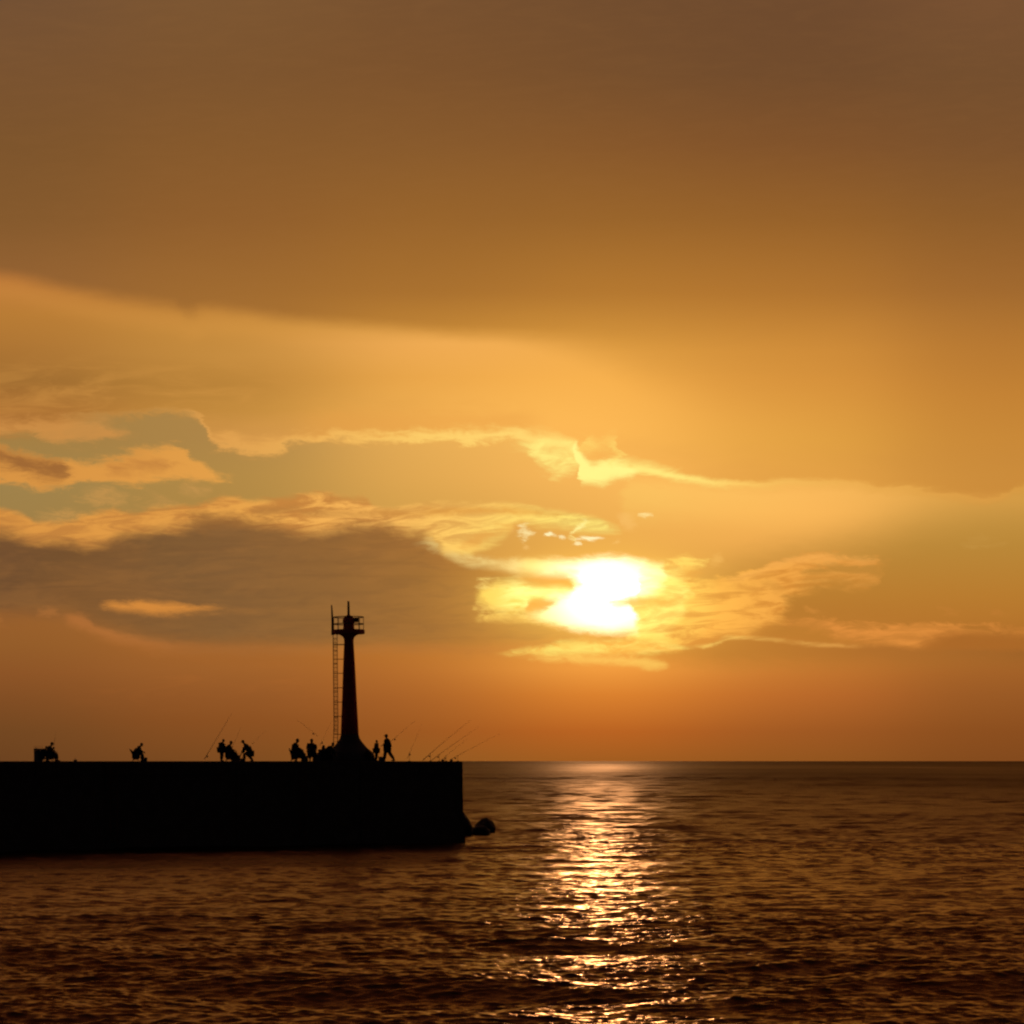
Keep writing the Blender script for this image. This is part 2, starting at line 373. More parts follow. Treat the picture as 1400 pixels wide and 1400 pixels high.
    C = cmix(m * 0.12, C, lin((190, 108, 46)))

    # right: the feathered cloud, its lower band, the thin rim and the dark bank under it
    m = band([(860,800),(880,768),(900,776),(935,790),(960,794),(1000,789),(1030,781),(1060,767),(1100,759),(1150,758),(1198,762),(1215,800)],
             [(860,884),(920,884),(975,880),(1010,872),(1045,862),(1066,845),(1080,818),(1102,800),(1125,793),(1150,796),(1180,794),(1192,788),(1198,763),(1215,700)], 3, 9, 'm')
    hole = band([(1085,830),(1100,777),(1130,772),(1200,768)], [(1085,740),(1100,780),(1130,784),(1200,786)], 3, 3, 'm')
    m = m * (1.0 - hole * 0.85)
    hi = step(0.34, 0.60, tex2)
    rb = cmix(hi, lin((222, 142, 54)), LITR)
    rb = cmix(step(120, 30, rs) * 0.7, rb, LITR)
    C = cmix(m * (0.72 + 0.28 * hi), C, rb)
    m = band([(980,810),(1000,790),(1030,782),(1060,768),(1100,759),(1150,758),(1190,761),(1205,790)], [(980,760),(1000,794),(1030,788),(1060,776),(1100,768),(1150,765),(1190,764),(1205,740)], 2, 5, 'f')
    C = cmix(m * 0.6, C, lin((246, 174, 84)))
    m = band([(930,840),(960,800),(1010,797),(1050,790),(1070,800),(1080,830)], [(930,790),(960,806),(1010,806),(1050,802),(1070,808),(1080,790)], 5, 6, 'm')
    C = cmix(m * 0.5, C, lin((206, 140, 56)))
    m = band([(1050,880),(1068,849),(1100,845),(1130,847),(1160,855),(1210,857),(1270,853),(1330,856),(1400,861),(1600,864)],
             [(1050,830),(1068,851),(1130,862),(1150,874),(1200,881),(1250,886),(1290,876),(1330,866),(1400,865),(1600,868)], 3, 6, 'm')
    C = cmix(m * (0.45 + 0.5 * hi), C, lin((222, 140, 60)))
    m = band([(1230,920),(1260,878),(1300,868),(1340,864),(1400,867),(1600,870)], [(1230,880),(1260,892),(1300,896),(1400,898),(1600,898)], 7, 10, 'm')
    C = cmix(m * 0.75, C, lin((166, 99, 37)))
    m = band([(1020,890),(1040,862),(1080,856),(1120,862),(1160,878)], [(1020,850),(1040,872),(1080,876),(1130,880),(1160,882)], 6, 4, 'm')
    C = cmix(m * 0.6, C, lin((186, 120, 44)))
    lower = [(700,930),(880,890),(930,885),(965,882),(985,876),(1005,871),(1035,872.5),(1080,878),(1130,882),(1200,884),(1260,888),(1400,890),(1600,890)]
    m = band(lower, [(700,880),(880,902),(960,908),(1100,909),(1400,908),(1600,908)], 2.5, 9, 'f')
    DI = ramp([(0.0, lin((212,136,50))), (0.2, lin((190,122,46))), (0.6, lin((172,106,42))), (1.0, lin((154,94,38)))], (X - 880.0) / 520.0)
    C = cmix(m * 0.92, C, DI)
    dl = Zero() if not inside(860, 850, 1240, 900) else S.op('ABSOLUTE', curve(lower, Xf) - Yf)
    m = Zero() if isinstance(dl, Zero) else step(4.6, 0.2, dl) * 0.75 * madd(step(0.36, 0.60, tex2), 0.8, 0.2) * curve([(-200,0),(860,0),(890,.7),(1000,.6),(1060,.4),(1130,.5),(1180,.2),(1230,0),(1600,0)], X, ylo=0, yhi=1)
    C = cmix(m, C, LIT)
    puff(1115, 836, 10, 4, (216,140,60), .7, 3); puff(1292, 843, 14, 2.5, (200,126,54), .6, 2.5); puff(1365, 842, 12, 2, (196,122,52), .6, 2.5); puff(1330, 743, 36, 3, (200,150,72), .35, 3)
    puff(935, 770, 22, 9, (255,214,100), .95, 3); puff(938, 784, 20, 6, (226,150,58), .7, 4); puff(971, 765, 8, 3, (240,180,90), .6, 2.5)

    # ---- the sun behind broken cloud: radiances far above the film's white
    def hdr(c, k): return tuple(v * k for v in lin(c))
    # warm bloom of light through thin cloud round it
    m = Zero() if not (x1 > 420 and y1 > 600) else S.op('EXPONENT', 0.0 - (rx / 130.0) * (rx / 130.0) - ((Y - 818.0) / 52.0) * ((Y - 818.0) / 52.0))
    C = cmix(m * 0.55, C, lin((255, 214, 96)))
    # left patch
    m = band([(636,860),(650,815),(662,803),(682,796),(710,797),(735,803),(790,800),(800,790)], [(636,780),(650,817),(662,825),(668,832),(676,835),(690,837),(715,836),(760,830),(800,830)], 5, 6, 'f')
    C = cmix(m, C, cmix(step(660, 720, X) * step(0.3, 0.6, tsun), lin((255, 214, 96)), hdr((255, 246, 140), 1.15)))
    puff(664, 797, 18, 3.5, (255,222,120), .8, 3); puff(662, 832, 20, 3, (255,212,104), .7, 3)
    m = band([(640,860),(655,843),(690,840),(730,842),(760,850),(790,900)], [(640,820),(655,845),(690,847),(730,850),(760,856),(790,820)], 3, 3, 'f')
    C = cmix(m * 0.6, C, lin((255, 206, 96)))
    # lower white body, reaching left
    core = Zero() if not (x1 > 520 and y1 > 600) else S.op('EXPONENT', 0.0 - ((X - 828.0) / 70.0) * ((X - 828.0) / 70.0) - ((Y - 812.0) / 52.0) * ((Y - 812.0) / 52.0))
    SUNC = cmix(core, lin((255, 222, 104)), hdr((255, 244, 214), 2.6))
    m = band([(700,860),(722,841),(738,828),(752,820),(775,813),(800,800),(850,808),(868,846),(885,870)], [(700,830),(722,843),(745,850),(780,858),(830,863),(868,864),(885,840)], 6, 4.5, 'f')
    C = cmix(m, C, SUNC)
    # lip of light above the wedge, and the upper white body
    m = band([(560,790),(590,742),(600,752),(640,762),(690,768),(712,765),(745,766),(780,767),(815,763),(850,763),(878,766),(905,774),(925,800)],
             [(560,730),(590,744),(640,766),(690,775),(712,783),(745,785),(772,785),(784,786),(780,800),(782,815),(830,821),(868,818),(892,812),(908,796),(925,740)], 4.5, 6.5, 'f')
    C = cmix(m, C, cmix(step(700, 735, X), lin((255, 226, 140)), SUNC))
    # yellow shoulder right of the core
    m = band([(860,900),(872,850),(885,772),(915,778),(940,800),(950,840)], [(860,800),(872,862),(900,866),(925,850),(940,810),(950,780)], 8, 12, 'm')
    C = cmix(m * 0.6 * (0.5 + hi * 0.5), C, lin((255, 250, 130)))
    # brown scraps across it
    m = band([(810,880),(830,820),(850,818),(890,816),(930,815),(950,840)], [(810,780),(830,822),(850,829),(890,829),(930,822),(950,780)], 3, 4, 'f')
    C = cmix(m * 0.85, C, lin((250, 170, 70)))
    m = band([(712,860),(721,822),(735,818),(750,821),(768,818),(780,860)], [(712,800),(721,836),(735,838),(748,832),(760,822),(780,790)], 3, 3, 'f')
    C = cmix(m * 0.9, C, lin((236, 160, 62)))
    m = band([(690,830),(722,792),(750,790),(772,789),(784,800),(790,830)], [(690,780),(722,796),(750,800),(772,803),(784,806),(790,780)], 3, 3, 'f')
    C = cmix(m * 0.75, C, lin((230, 156, 58)))
    # light spilling through the thin cloud round the sun
    glow = Zero() if not (x1 > 420 and y1 > 545) else S.op('EXPONENT', 0.0 - ((X - 824.0) / 125.0) * ((X - 824.0) / 125.0) - ((Y - 815.0) / 66.0) * ((Y - 815.0) / 66.0))
    if isinstance(glow, S): C = vadd(C, cmix(glow, (0, 0, 0), (0.28, 0.145, 0.024)))
    # streaks below
    m = band([(660,920),(700,892),(740,884),(800,877),(870,880),(930,884),(945,900)], [(660,870),(700,894),(740,895),(800,894),(870,891),(930,887),(945,860)], 3, 3.5, 'f')
    C = cmix(m * 0.85, C, cmix(step(0.35, 0.6, tsun), lin((255, 190, 80)), lin((255, 232, 112))))
    m = band([(700,940),(730,896),(800,897),(860,899),(905,906),(920,940)], [(700,880),(730,898),(800,906),(860,909),(905,912),(920,880)], 3, 3.5, 'f')
    C = cmix(m * 0.7, C, lin((255, 206, 96)))

    # upper cloud deck over everything
    edge = [(-200,352),(0,376),(60,386),(100,394),(160,404),(200,411),(240,418),(262,426),(285,420),(330,424),(400,434),(480,443),(560,449),(640,457),(700,461),(800,476),(900,500),(1000,510),(1200,480),(1400,440),(1600,420)]
    ew = curve([(-200,15),(250,15),(500,16),(700,20),(800,36),(900,60),(1100,90),(1600,110)], X)
    de = (curve(edge, Xf) - madd(nL - 0.5, 10.0, Yf)) / ew
    md = step(-1, 1, de) if y0 < 640 else Zero()
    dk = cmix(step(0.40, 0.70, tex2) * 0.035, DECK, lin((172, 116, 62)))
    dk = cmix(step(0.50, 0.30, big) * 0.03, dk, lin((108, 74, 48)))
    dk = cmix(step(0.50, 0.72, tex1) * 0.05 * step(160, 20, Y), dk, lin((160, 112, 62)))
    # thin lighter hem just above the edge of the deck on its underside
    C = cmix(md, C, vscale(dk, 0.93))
    m = S.op('EXPONENT', 0.0 - (de + 1.6) * (de + 1.6)) * step(900, 400, X) if y0 < 545 else Zero()
    C = cmix(m * 0.12, C, lin((240, 166, 78)))


    # dusk behind the camera kept dark for silhouettes; unseen zenith brightened for water reflections
    C = cmix(zen * 0.8, C, lin((72, 45, 38)))
    C = cmix(front, lin((20, 17, 19)), C)
    g.links.new(C, go.inputs[0])
    S.tree = T
    for k, v in keep.items(): G[k] = v
    WARP.update(keep_warp)
    gn = T.nodes.new('ShaderNodeGroup'); gn.node_tree = g
    for i, k in enumerate(FLOATS + COLOURS):
        T.links.new(G[k].k if isinstance(G[k], S) else G[k], gn.inputs[i])
    n = T.nodes.new('ShaderNodeBackground'); T.links.new(gn.outputs[0], n.inputs[0])
    return n.outputs[0]

def choose(cond, a, b):
    """cond > 0.5: a, else b; the unused side is never evaluated"""
    n = T.nodes.new('ShaderNodeMixShader'); T.links.new(cond.k, n.inputs[0])
    T.links.new(b, n.inputs[1]); T.links.new(a, n.inputs[2]); return n.outputs[0]
gt = lambda a, b: S.op('GREATER_THAN', a, b)
lt = lambda a, b: S.op('LESS_THAN', a, b)
XS = [-1e9, 200, 420, 640, 940, 1e9]
midrow = build_sky(XS[-2], 545, XS[-1], 925)
for i in range(len(XS) - 3, -1, -1):
    midrow = choose(lt(X, XS[i + 1]), build_sky(XS[i], 545, XS[i + 1], 925), midrow)
low = build_sky(-1e9, 925, 1e9, 1e9)
deckrow = build_sky(-1e9, 340, 1e9, 545)
top = build_sky(-1e9, -1e9, 1e9, 340)
surf = choose(gt(Y, 925), low, choose(lt(Y, 340), top, choose(lt(Y, 545), deckrow, midrow)))
SUN_AZ = math.atan((822 - HX) / F); SUN_EL = math.atan((HY - 812) / F)
skyt = T.nodes.new('ShaderNodeTexSky'); skyt.sky_type = 'NISHITA'; skyt.sun_disc = False
skyt.sun_elevation = SUN_EL; skyt.sun_rotation = SUN_AZ
bg2 = T.nodes.new('ShaderNodeBackground'); T.links.new(skyt.outputs[0], bg2.inputs[0]); bg2.inputs[1].default_value = 0.0006
ad = T.nodes.new('ShaderNodeAddShader'); T.links.new(surf, ad.inputs[0]); T.links.new(bg2.outputs[0], ad.inputs[1])
wo = T.nodes.new('ShaderNodeOutputWorld'); T.links.new(ad.outputs[0], wo.inputs[0])


# the sun itself, low and veiled by cloud
sl = bpy.data.lights.new('sun', 'SUN'); so = bpy.data.objects.new('sun', sl); COL.objects.link(so)
sl.energy = 0.13; sl.angle = R(1.4); sl.color = (1.0, 0.46, 0.18)
sv = Vector((math.sin(SUN_AZ) * math.cos(SUN_EL), math.cos(SUN_AZ) * math.cos(SUN_EL), math.sin(SUN_EL)))
so.rotation_euler = (-sv).to_track_quat('-Z', 'Y').to_euler()
so.location = sv * 50
# ------------------------------------------------------------------ materials
MATS = {}
def mat(name, col, rough=0.8, metal=0.0, noise_scale=0.0, spread=0.3, bump=0.0):
    if name in MATS: return MATS[name]
    m = bpy.data.materials.new(name); m.use_nodes = True
    S.tree = m.node_tree
    b = m.node_tree.nodes['Principled BSDF']
    b.inputs['Roughness'].default_value = rough; b.inputs['Metallic'].default_value = metal
    if noise_scale:
        tcn = m.node_tree.nodes.new('ShaderNodeTexCoord')
        nz = noise(tcn.outputs['Object'], noise_scale, 5.0, 0.6, 0.2)
        c = cmix(nz, tuple(v * (1 - spread) for v in col), tuple(min(1, v * (1 + spread)) for v in col))
        m.node_tree.links.new(c, b.inputs['Base Color'])
        if bump:
            bn = m.node_tree.nodes.new('ShaderNodeBump'); bn.inputs['Strength'].default_value = bump; bn.inputs['Distance'].default_value = 0.02
            m.node_tree.links.new(nz.k, bn.inputs['Height']); m.node_tree.links.new(bn.outputs[0], b.inputs['Normal'])
    else:
        b.inputs['Base Color'].default_value = (*col, 1)
    MATS[name] = m
    return m

# ------------------------------------------------------------------ the sea
rng = np.random.default_rng(11)
def sea_mesh():
    # polar sheet around the shore below the viewer: fine towards the open sea, coarse elsewhere
    r = [14.0]
    while r[-1] < 42: r.append(r[-1] * 1.012)
    while r[-1] < 1000: r.append(r[-1] * (1 + SEA_STEP * (1 + 0.9 * min(1, max(0, (r[-1] - 180) / 500)))))
    while r[-1] < 3000: r.append(r[-1] * (1 + SEA_STEP * 3))
    while r[-1] < 9200: r.append(r[-1] * 1.02)
    r = np.array([0.0, 3.0, 6.0, 10.0] + r)
    fine = np.arange(-0.275, 0.2751, SEA_ANG)
    rest = np.linspace(0.275, 2 * math.pi - 0.275, 120)[1:-1]
    th = np.concatenate([fine, rest])
    nr, nt = len(r), len(th)
    RR, TT = np.meshgrid(r, th, indexing='ij')
    Xg = RR * np.sin(TT); Yg = RR * np.cos(TT)
    dr = np.gradient(r)[:, None] * np.ones_like(TT)
    Z = np.zeros_like(Xg); DX = np.zeros_like(Xg); DY = np.zeros_like(Xg)
    farther = 1.0 + 2.3 * np.clip((RR - 70) / 230, 0, 1)      # shorter chop inside the harbour's lee, longer outside
    front = (np.abs(TT) < 0.29) | (TT > 2 * math.pi - 0.29)
    nw = 190
    lam = np.exp(rng.uniform(math.log(0.26), math.log(34.0), nw))
    for L in lam:
        # short chop runs every way, the longer swell comes in from the sea (towards the viewer)
        spread = 0.48 if L < 4 else 0.5 if L < 12 else 0.3
        a = rng.normal(0.0, spread) + (0.18 if L < 12 else 0.10)
        k = 2 * math.pi / L
        kx, ky = k * math.sin(a), -k * math.cos(a)
        slope = (0.034 if L < 1.2 else 0.0105 if L < 4 else 0.010 if L < 12 else 0.005) * rng.uniform(0.5, 1.4)
        A = slope / k
        fade = np.clip((L / dr - 2.0) / 2.2, 0, 1) * np.clip((L / (RR * SEA_ANG + 1e-6) - 2.0) / 2.0, 0, 1)
        ph = kx * Xg + ky * Yg + rng.uniform(0, 2 * math.pi)
        # gusts: packets in which this wave is stronger
        gx, gy = rng.uniform(0.03, 0.12, 2)
        env = 1.0 + 0.6 * np.sin(gx * Xg / max(L, 1) * 1.5 + gy * Yg / max(L, 1) + rng.uniform(0, 6.28))
        Z += A * env * fade * np.sin(ph)
        if 1.2 <= L < 4: env = env * farther
        elif 4 <= L < 14: env = env * (0.5 + 0.5 * farther)
        q = 0.8
        DX += q * A * env * fade * np.cos(ph) * (kx / k); DY += q * A * env * fade * np.cos(ph) * (ky / k)
    # wind lanes: smoother and rougher belts of water lying roughly across the view
    lanes = np.interp(RR, [0, 45, 62, 80, 98, 108, 120, 134, 150, 190, 225, 262, 300, 420, 700, 1200], [1.0, 1.0, 1.0, 1.0, .96, .91, .89, .92, .96, 1.0, 1.08, 1.12, 1.08, 1.0, 1.1, 1.0])
    nz_ = np.zeros_like(Xg)
    for q in range(14):
        L = math.exp(rng.uniform(math.log(40), math.log(260))); a = rng.normal(0, .5)
        nz_ += np.sin(2 * math.pi / L * (Xg * math.sin(a) * .5 + Yg * math.cos(a)) + rng.uniform(0, 6.28))
    calm = np.where(front, 1.0, 0.35) * lanes * (1 + 0.14 * np.tanh(nz_ / 2.6))
    Z *= calm
    Xg = Xg + DX * calm; Yg = Yg + DY * calm
    co = np.stack([Xg, Yg, Z], -1).reshape(-1, 3).astype(np.float32)
    i = np.arange(nr - 1)[:, None]; j = np.arange(nt)[None, :]; j2 = (j + 1) % nt
    # first ring collapses to a point: harmless zero-area edge at the centre
    q = np.stack([(i * nt + j), (i * nt + j2), ((i + 1) * nt + j2), ((i + 1) * nt + j)], -1).reshape(-1, 4)[:, ::-1]
    me = bpy.data.meshes.new('water')
    me.vertices.add(len(co)); me.vertices.foreach_set('co', co.ravel())
    me.loops.add(q.size); me.loops.foreach_set('vertex_index', q.ravel().astype(np.int32))
    me.polygons.add(len(q)); me.polygons.foreach_set('loop_start', np.arange(0, q.size, 4, dtype=np.int32))
    me.polygons.foreach_set('use_smooth', np.ones(len(q), bool))
    me.update(calc_edges=True)
    return me
SEA_STEP, SEA_ANG = 0.00128, 0.00074
wm = sea_mesh()
water = bpy.data.objects.new('water', wm); COL.objects.link(water)
water['kind'] = 'structure'
m = bpy.data.materials.new('sea_water'); m.use_nodes = True; S.tree = m.node_tree
b = m.node_tree.nodes['Principled BSDF']
g = m.node_tree.nodes.new('ShaderNodeNewGeometry')
sp = m.node_tree.nodes.new('ShaderNodeSeparateXYZ'); m.node_tree.links.new(g.outputs['Position'], sp.inputs[0])
px, py = S(sp.outputs[0]), S(sp.outputs[1])
dist = S.op('SQRT', px * px + py * py)
# wind-roughened patches and slicks
gust = noise(vec(px / 60.0, py / 110.0, 0.0), 1.0, 3.0, 0.55, 0.4)
gust2 = noise(vec(px / 9.0, py / 22.0, 4.0), 1.0, 3.0, 0.55, 0.4)
rip = noise(vec(px * 0.55, py, 0.0), 5.0, 4.0, 0.62, 0.3)
rip2 = noise(vec(px * 0.5 + py * 0.1, py, 3.0), 1.7, 4.0, 0.6, 0.3)
far = step(60, 700, dist)
vfar = step(1100, 4500, dist)
bn = m.node_tree.nodes.new('ShaderNodeBump')
bn.inputs['Distance'].default_value = 0.12
m.node_tree.links.new((rip * 0.5 + rip2 * 1.1).k, bn.inputs['Height'])
m.node_tree.links.new(((0.55 + (gust - 0.5) * 1.1 + (gust2 - 0.5) * 0.9) * (1.0 - far * 0.35)).k, bn.inputs['Strength'])
m.node_tree.links.new(bn.outputs[0], b.inputs['Normal'])
# low slicks and rough lanes lie across the far water
lane = noise(vec(px / 260.0, py / 420.0, 9.0), 1.0, 5.0, 0.65, 0.3)
rg = 0.21 + step(60, 240, dist) * 0.06 + far * 0.21 + vfar * 0.12 + (lane - 0.5) * far * 0.5
m.node_tree.links.new(rg.k, b.inputs['Roughness'])
b.inputs['Base Color'].default_value = (0.066, 0.042, 0.036, 1)
b.inputs['IOR'].default_value = 1.33
# reflectance raised above real water's and tinted warm, to brighten and redden reflections
b.inputs['Metallic'].default_value = 1.0
b.inputs['Specular Tint'].default_value = (1.0, 0.74, 0.53, 1)
wm.materials.append(m)
# ------------------------------------------------------------------ mesh helpers
def new_obj(name, me, parent=None, mats=None):
    o = bpy.data.objects.new(name, me); COL.objects.link(o)
    if parent is not None: o.parent = parent
    if mats and me is not None and hasattr(me, 'materials') and not len(me.materials): me.materials.append(mats)
    return o
def empty(name, loc, rz=0.0):
    o = bpy.data.objects.new(name, None); COL.objects.link(o); o.empty_display_size = 0.2
    o.location = loc; o.rotation_euler = (0, 0, rz); return o
def tag(o, label=None, cat=None, group=None, kind=None):
    if label: o['label'] = label
    if cat: o['category'] = cat
    if group: o['group'] = group
    if kind: o['kind'] = kind
    return o
class MB:
    def __init__(s): s.b = bmesh.new()
    def box(s, c, d, bev=0.0, rot=None):
        r = bmesh.ops.create_cube(s.b, size=1.0)['verts']
        M_ = Matrix.Translation(Vector(c)) @ (rot.to_4x4() if rot else Matrix.Identity(4)) @ Matrix.Diagonal((*d, 1))
        bmesh.ops.transform(s.b, matrix=M_, verts=r)
        if bev:
            es = list({e for v in r for e in v.link_edges})
            bmesh.ops.bevel(s.b, geom=es, offset=bev, segments=2, affect='EDGES', profile=0.7)
        return s
    def tube(s, pts, rad, n=8, cap=True):
        pts = [Vector(p) for p in pts]
        if not isinstance(rad, (list, tuple)): rad = [rad] * len(pts)
        rings = []; up = Vector((0.013, 0.02, 1)).normalized()
        for i, p in enumerate(pts):
            d = (pts[min(i + 1, len(pts) - 1)] - pts[max(i - 1, 0)]).normalized()
            u = up if abs(d.dot(up)) < 0.97 else Vector((1, 0, 0))
            a = d.cross(u).normalized(); b_ = d.cross(a).normalized()
            rings.append([s.b.verts.new(p + (a * math.cos(2 * math.pi * k / n) + b_ * math.sin(2 * math.pi * k / n)) * rad[i]) for k in range(n)])
        for r0, r1 in zip(rings, rings[1:]):
            for k in range(n): s.b.faces.new((r0[k], r0[(k + 1) % n], r1[(k + 1) % n], r1[k]))
        if cap:
            s.b.faces.new(rings[0][::-1]); s.b.faces.new(rings[-1])
        return s
    def lathe(s, prof, n=32, c=(0, 0, 0)):
        c = Vector(c); rings = []
        for r, z in prof: rings.append([s.b.verts.new(c + Vector((r * math.cos(2 * math.pi * k / n), r * math.sin(2 * math.pi * k / n), z))) for k in range(n)])
        for r0, r1 in zip(rings, rings[1:]):
            for k in range(n): s.b.faces.new((r0[k], r0[(k + 1) % n], r1[(k + 1) % n], r1[k]))
        s.b.faces.new(rings[0][::-1]); s.b.faces.new(rings[-1])
        return s
    def ball(s, c, r, sc_=(1, 1, 1), rot=None, seg=12):
        v = bmesh.ops.create_uvsphere(s.b, u_segments=seg, v_segments=max(6, seg * 2 // 3), radius=r)['verts']
        M_ = Matrix.Translation(Vector(c)) @ (rot.to_4x4() if rot else Matrix.Identity(4)) @ Matrix.Diagonal((*sc_, 1))
        bmesh.ops.transform(s.b, matrix=M_, verts=v); return s
    def build(s, name, m, parent=None, smooth=False):
        bmesh.ops.recalc_face_normals(s.b, faces=s.b.faces)
        me = bpy.data.meshes.new(name); s.b.to_mesh(me); s.b.free()
        if smooth: me.polygons.foreach_set('use_smooth', [True] * len(me.polygons))
        me.materials.append(m)
        return new_obj(name, me, parent)

CONC = mat('weathered_concrete', (0.10, 0.09, 0.08), 0.93, 0, 1.3, 0.45, 0.6)
CONC2 = mat('dark_wet_concrete', (0.045, 0.042, 0.04), 0.85, 0, 2.0, 0.4, 0.6)
ROCK = mat('wet_rock', (0.05, 0.045, 0.04), 0.8, 0, 3.0, 0.5, 0.8)
RED = mat('red_lighthouse_paint', (0.62, 0.04, 0.03), 0.75, 0, 2.5, 0.25, 0.2)
STEEL = mat('rusted_steel', (0.16, 0.06, 0.03), 0.75, 0.0, 14.0, 0.5, 0.3)
GLASS = mat('lamp_glass', (0.15, 0.02, 0.02), 0.35)
CHROME = mat('dull_alloy', (0.14, 0.14, 0.14), 0.5, 0.6)
BLACKP = mat('black_plastic', (0.02, 0.02, 0.02), 0.6)
CANVAS = mat('chair_canvas', (0.03, 0.05, 0.08), 0.9, 0, 30, 0.2)
FOAM = mat('cool_box_plastic', (0.30, 0.31, 0.33), 0.6, 0, 8, 0.1)
BLUEP = mat('bucket_plastic', (0.04, 0.09, 0.20), 0.6)
CORK = mat('cork_grip', (0.22, 0.13, 0.07), 0.9, 0, 60, 0.3)
ROD = mat('graphite_rod', (0.03, 0.025, 0.025), 0.5)

# ------------------------------------------------------------------ breakwater
def waterY(py_): return F * H / (py_ - HY)
YC = waterY(1151.5); C0 = Vector(((632.0 - HX) / F * YC, YC, 0))
YL = waterY(1164.5); CL = Vector(((0 - HX) / F * YL, YL, 0))
D = (CL - C0).normalized(); N = Vector((-D.y, D.x, 0)); N = N if N.y > 0 else -N
TOP = 5.88; DEP = 10.5; LEN = 120.0
def bw(s, t, z=0.0): return C0 + D * s + N * t + Vector((0, 0, z))
def on_top(px_, t, z=TOP):
    """the point on the breakwater's top, t metres behind its seaward edge, seen in column px_"""
    k = (px_ - HX) / F; b0 = C0 + N * t
    s = (k * b0.y - b0.x) / (D.x - k * D.y)
    p = bw(s, t); return Vector((p.x, p.y, z))
root = empty('breakwater', C0, math.atan2(D.y, D.x))
tag(root, 'long dark concrete breakwater wall reaching in from the left, its end facing the sun', 'breakwater')
LOC = root.matrix_world
ang = math.atan2(D.y, D.x); c_, s_ = math.cos(ang), math.sin(ang)
def loc(v):   # world point -> breakwater frame
    d = v - C0; return Vector((d.x * c_ + d.y * s_, -d.x * s_ + d.y * c_, d.z))
side = -1 if loc(C0 + N).y < 0 else 1
# one caisson block after another, each slightly out of true, with open joints between them
mb = MB(); x = 0.0; k = 0
rr = random.Random(5)
while x < LEN:
    w = 9.6 if k else 8.4
    j = rr.uniform(-0.04, 0.04)
    b_ = mb.b
    z0, z1 = -5.0, 4.9 + rr.uniform(-.01, .01)
    y0, y1 = (-0.10 + j), DEP
    v = []
    for (zz, batter) in ((z0, 0.16), (1.2, 0.12), (1.2001, 0.02), (z1, 0.0)):
        xa, xb = x + 0.03, x + w - 0.03
        if k == 0: xa = 0.02 - batter * 0.7 + (4.9 - zz) * -0.012
        v.append([b_.verts.new((xa, side * (y0 - batter), zz)), b_.verts.new((xb, side * (y0 - batter), zz)),
                  b_.verts.new((xb, side * y1, zz)), b_.verts.new((xa, side * y1, zz))])
    for r0, r1 in zip(v, v[1:]):
        for q in range(4): b_.faces.new((r0[q], r0[(q + 1) % 4], r1[(q + 1) % 4], r1[q]))
    b_.faces.new(v[0][::-1]); b_.faces.new(v[-1])
    x += w; k += 1
mb.build('caissons', CONC, root)
mb = MB(); x = 0.0; k = 0
while x < LEN:
    w = 4.8 if k else 3.6
    mb.box((x + w / 2, side * (DEP / 2 - 0.06 + rr.uniform(-.012, .012)), 5.39 + rr.uniform(-.008, .008)), (w - 0.035, DEP + 0.06, 0.97), 0.06)
    x += w; k += 1
mb.build('deck_slabs', CONC, root)
for s0 in (13.0, 27.0):      # rung ladders let into the face
    mb = MB()
    for q in (-.24, .24): mb.tube([(s0 + q, side * -0.3, 0.3), (s0 + q, side * -0.3, 5.7)], 0.02, 6)
    for z in np.arange(0.6, 5.6, 0.32): mb.tube([(s0 - .22, side * -0.12, z), (s0 - .22, side * -0.3, z), (s0 + .22, side * -0.3, z), (s0 + .22, side * -0.12, z)], 0.014, 6)
    mb.build('face_ladder', STEEL, root)
# rocks at the foot of the outer end
def boulder(name, px0, px1, ytop, ybase, label, seed, Yd, squash=1.0):
    r_ = random.Random(seed)
    a = at(px0, ybase, Yd); b = at(px1, ybase, Yd); zt = at(px0, ytop, Yd).z
    w = (b - a).length; zb = -0.8
    me_b = bmesh.new()
    v = bmesh.ops.create_icosphere(me_b, subdivisions=4, radius=1.0)['verts']
    planes = [(Vector((r_.uniform(-1, 1), r_.uniform(-1, 1), r_.uniform(-.3, 1))).normalized(), r_.uniform(.66, .9)) for _ in range(9)]
    for q in v:
        if squash < 1: q.co = Vector([math.copysign(abs(c) ** squash, c) for c in q.co]) * 0.9
        for n_, d_ in planes:
            e = q.co.dot(n_) - d_
            if e > 0: q.co -= n_ * e * 0.85
    cx = (a.x + b.x) / 2
    xs = [q.co.x for q in v]; zs = [q.co.z for q in v]
    for q in v:
        q.co.x = (q.co.x - (max(xs) + min(xs)) / 2) / (max(xs) - min(xs)) * w
        q.co.y *= w * 0.45
        q.co.z = (q.co.z - min(zs)) / (max(zs) - min(zs)) * (zt - zb) + zb
    me = bpy.data.meshes.new(name); me_b.to_mesh(me); me_b.free(); me.materials.append(ROCK)
    me.polygons.foreach_set('use_smooth', [True] * len(me.polygons))
    o = new_obj(name, me); o.location = (cx, Yd, 0)
    tx = o.modifiers.new('rough', 'DISPLACE'); t = bpy.data.textures.new('rock_noise', 'CLOUDS'); t.noise_scale = 0.45; tx.texture = t; tx.strength = 0.22; tx.mid_level = 0.5
    tag(o, label, 'rock'); return o
boulder('boulder', 600, 646, 1106, 1140, 'blocky dark rock pressed against the right end of the breakwater', 3, 190, 0.45)
boulder('boulder', 646, 678, 1118.5, 1138, 'rounded dark rock standing alone in the water beyond the breakwater end', 8, 199)
boulder('boulder', 634, 670, 1128, 1142, 'low flat dark rock filling the gap between the two taller rocks', 12, 192, 0.6)

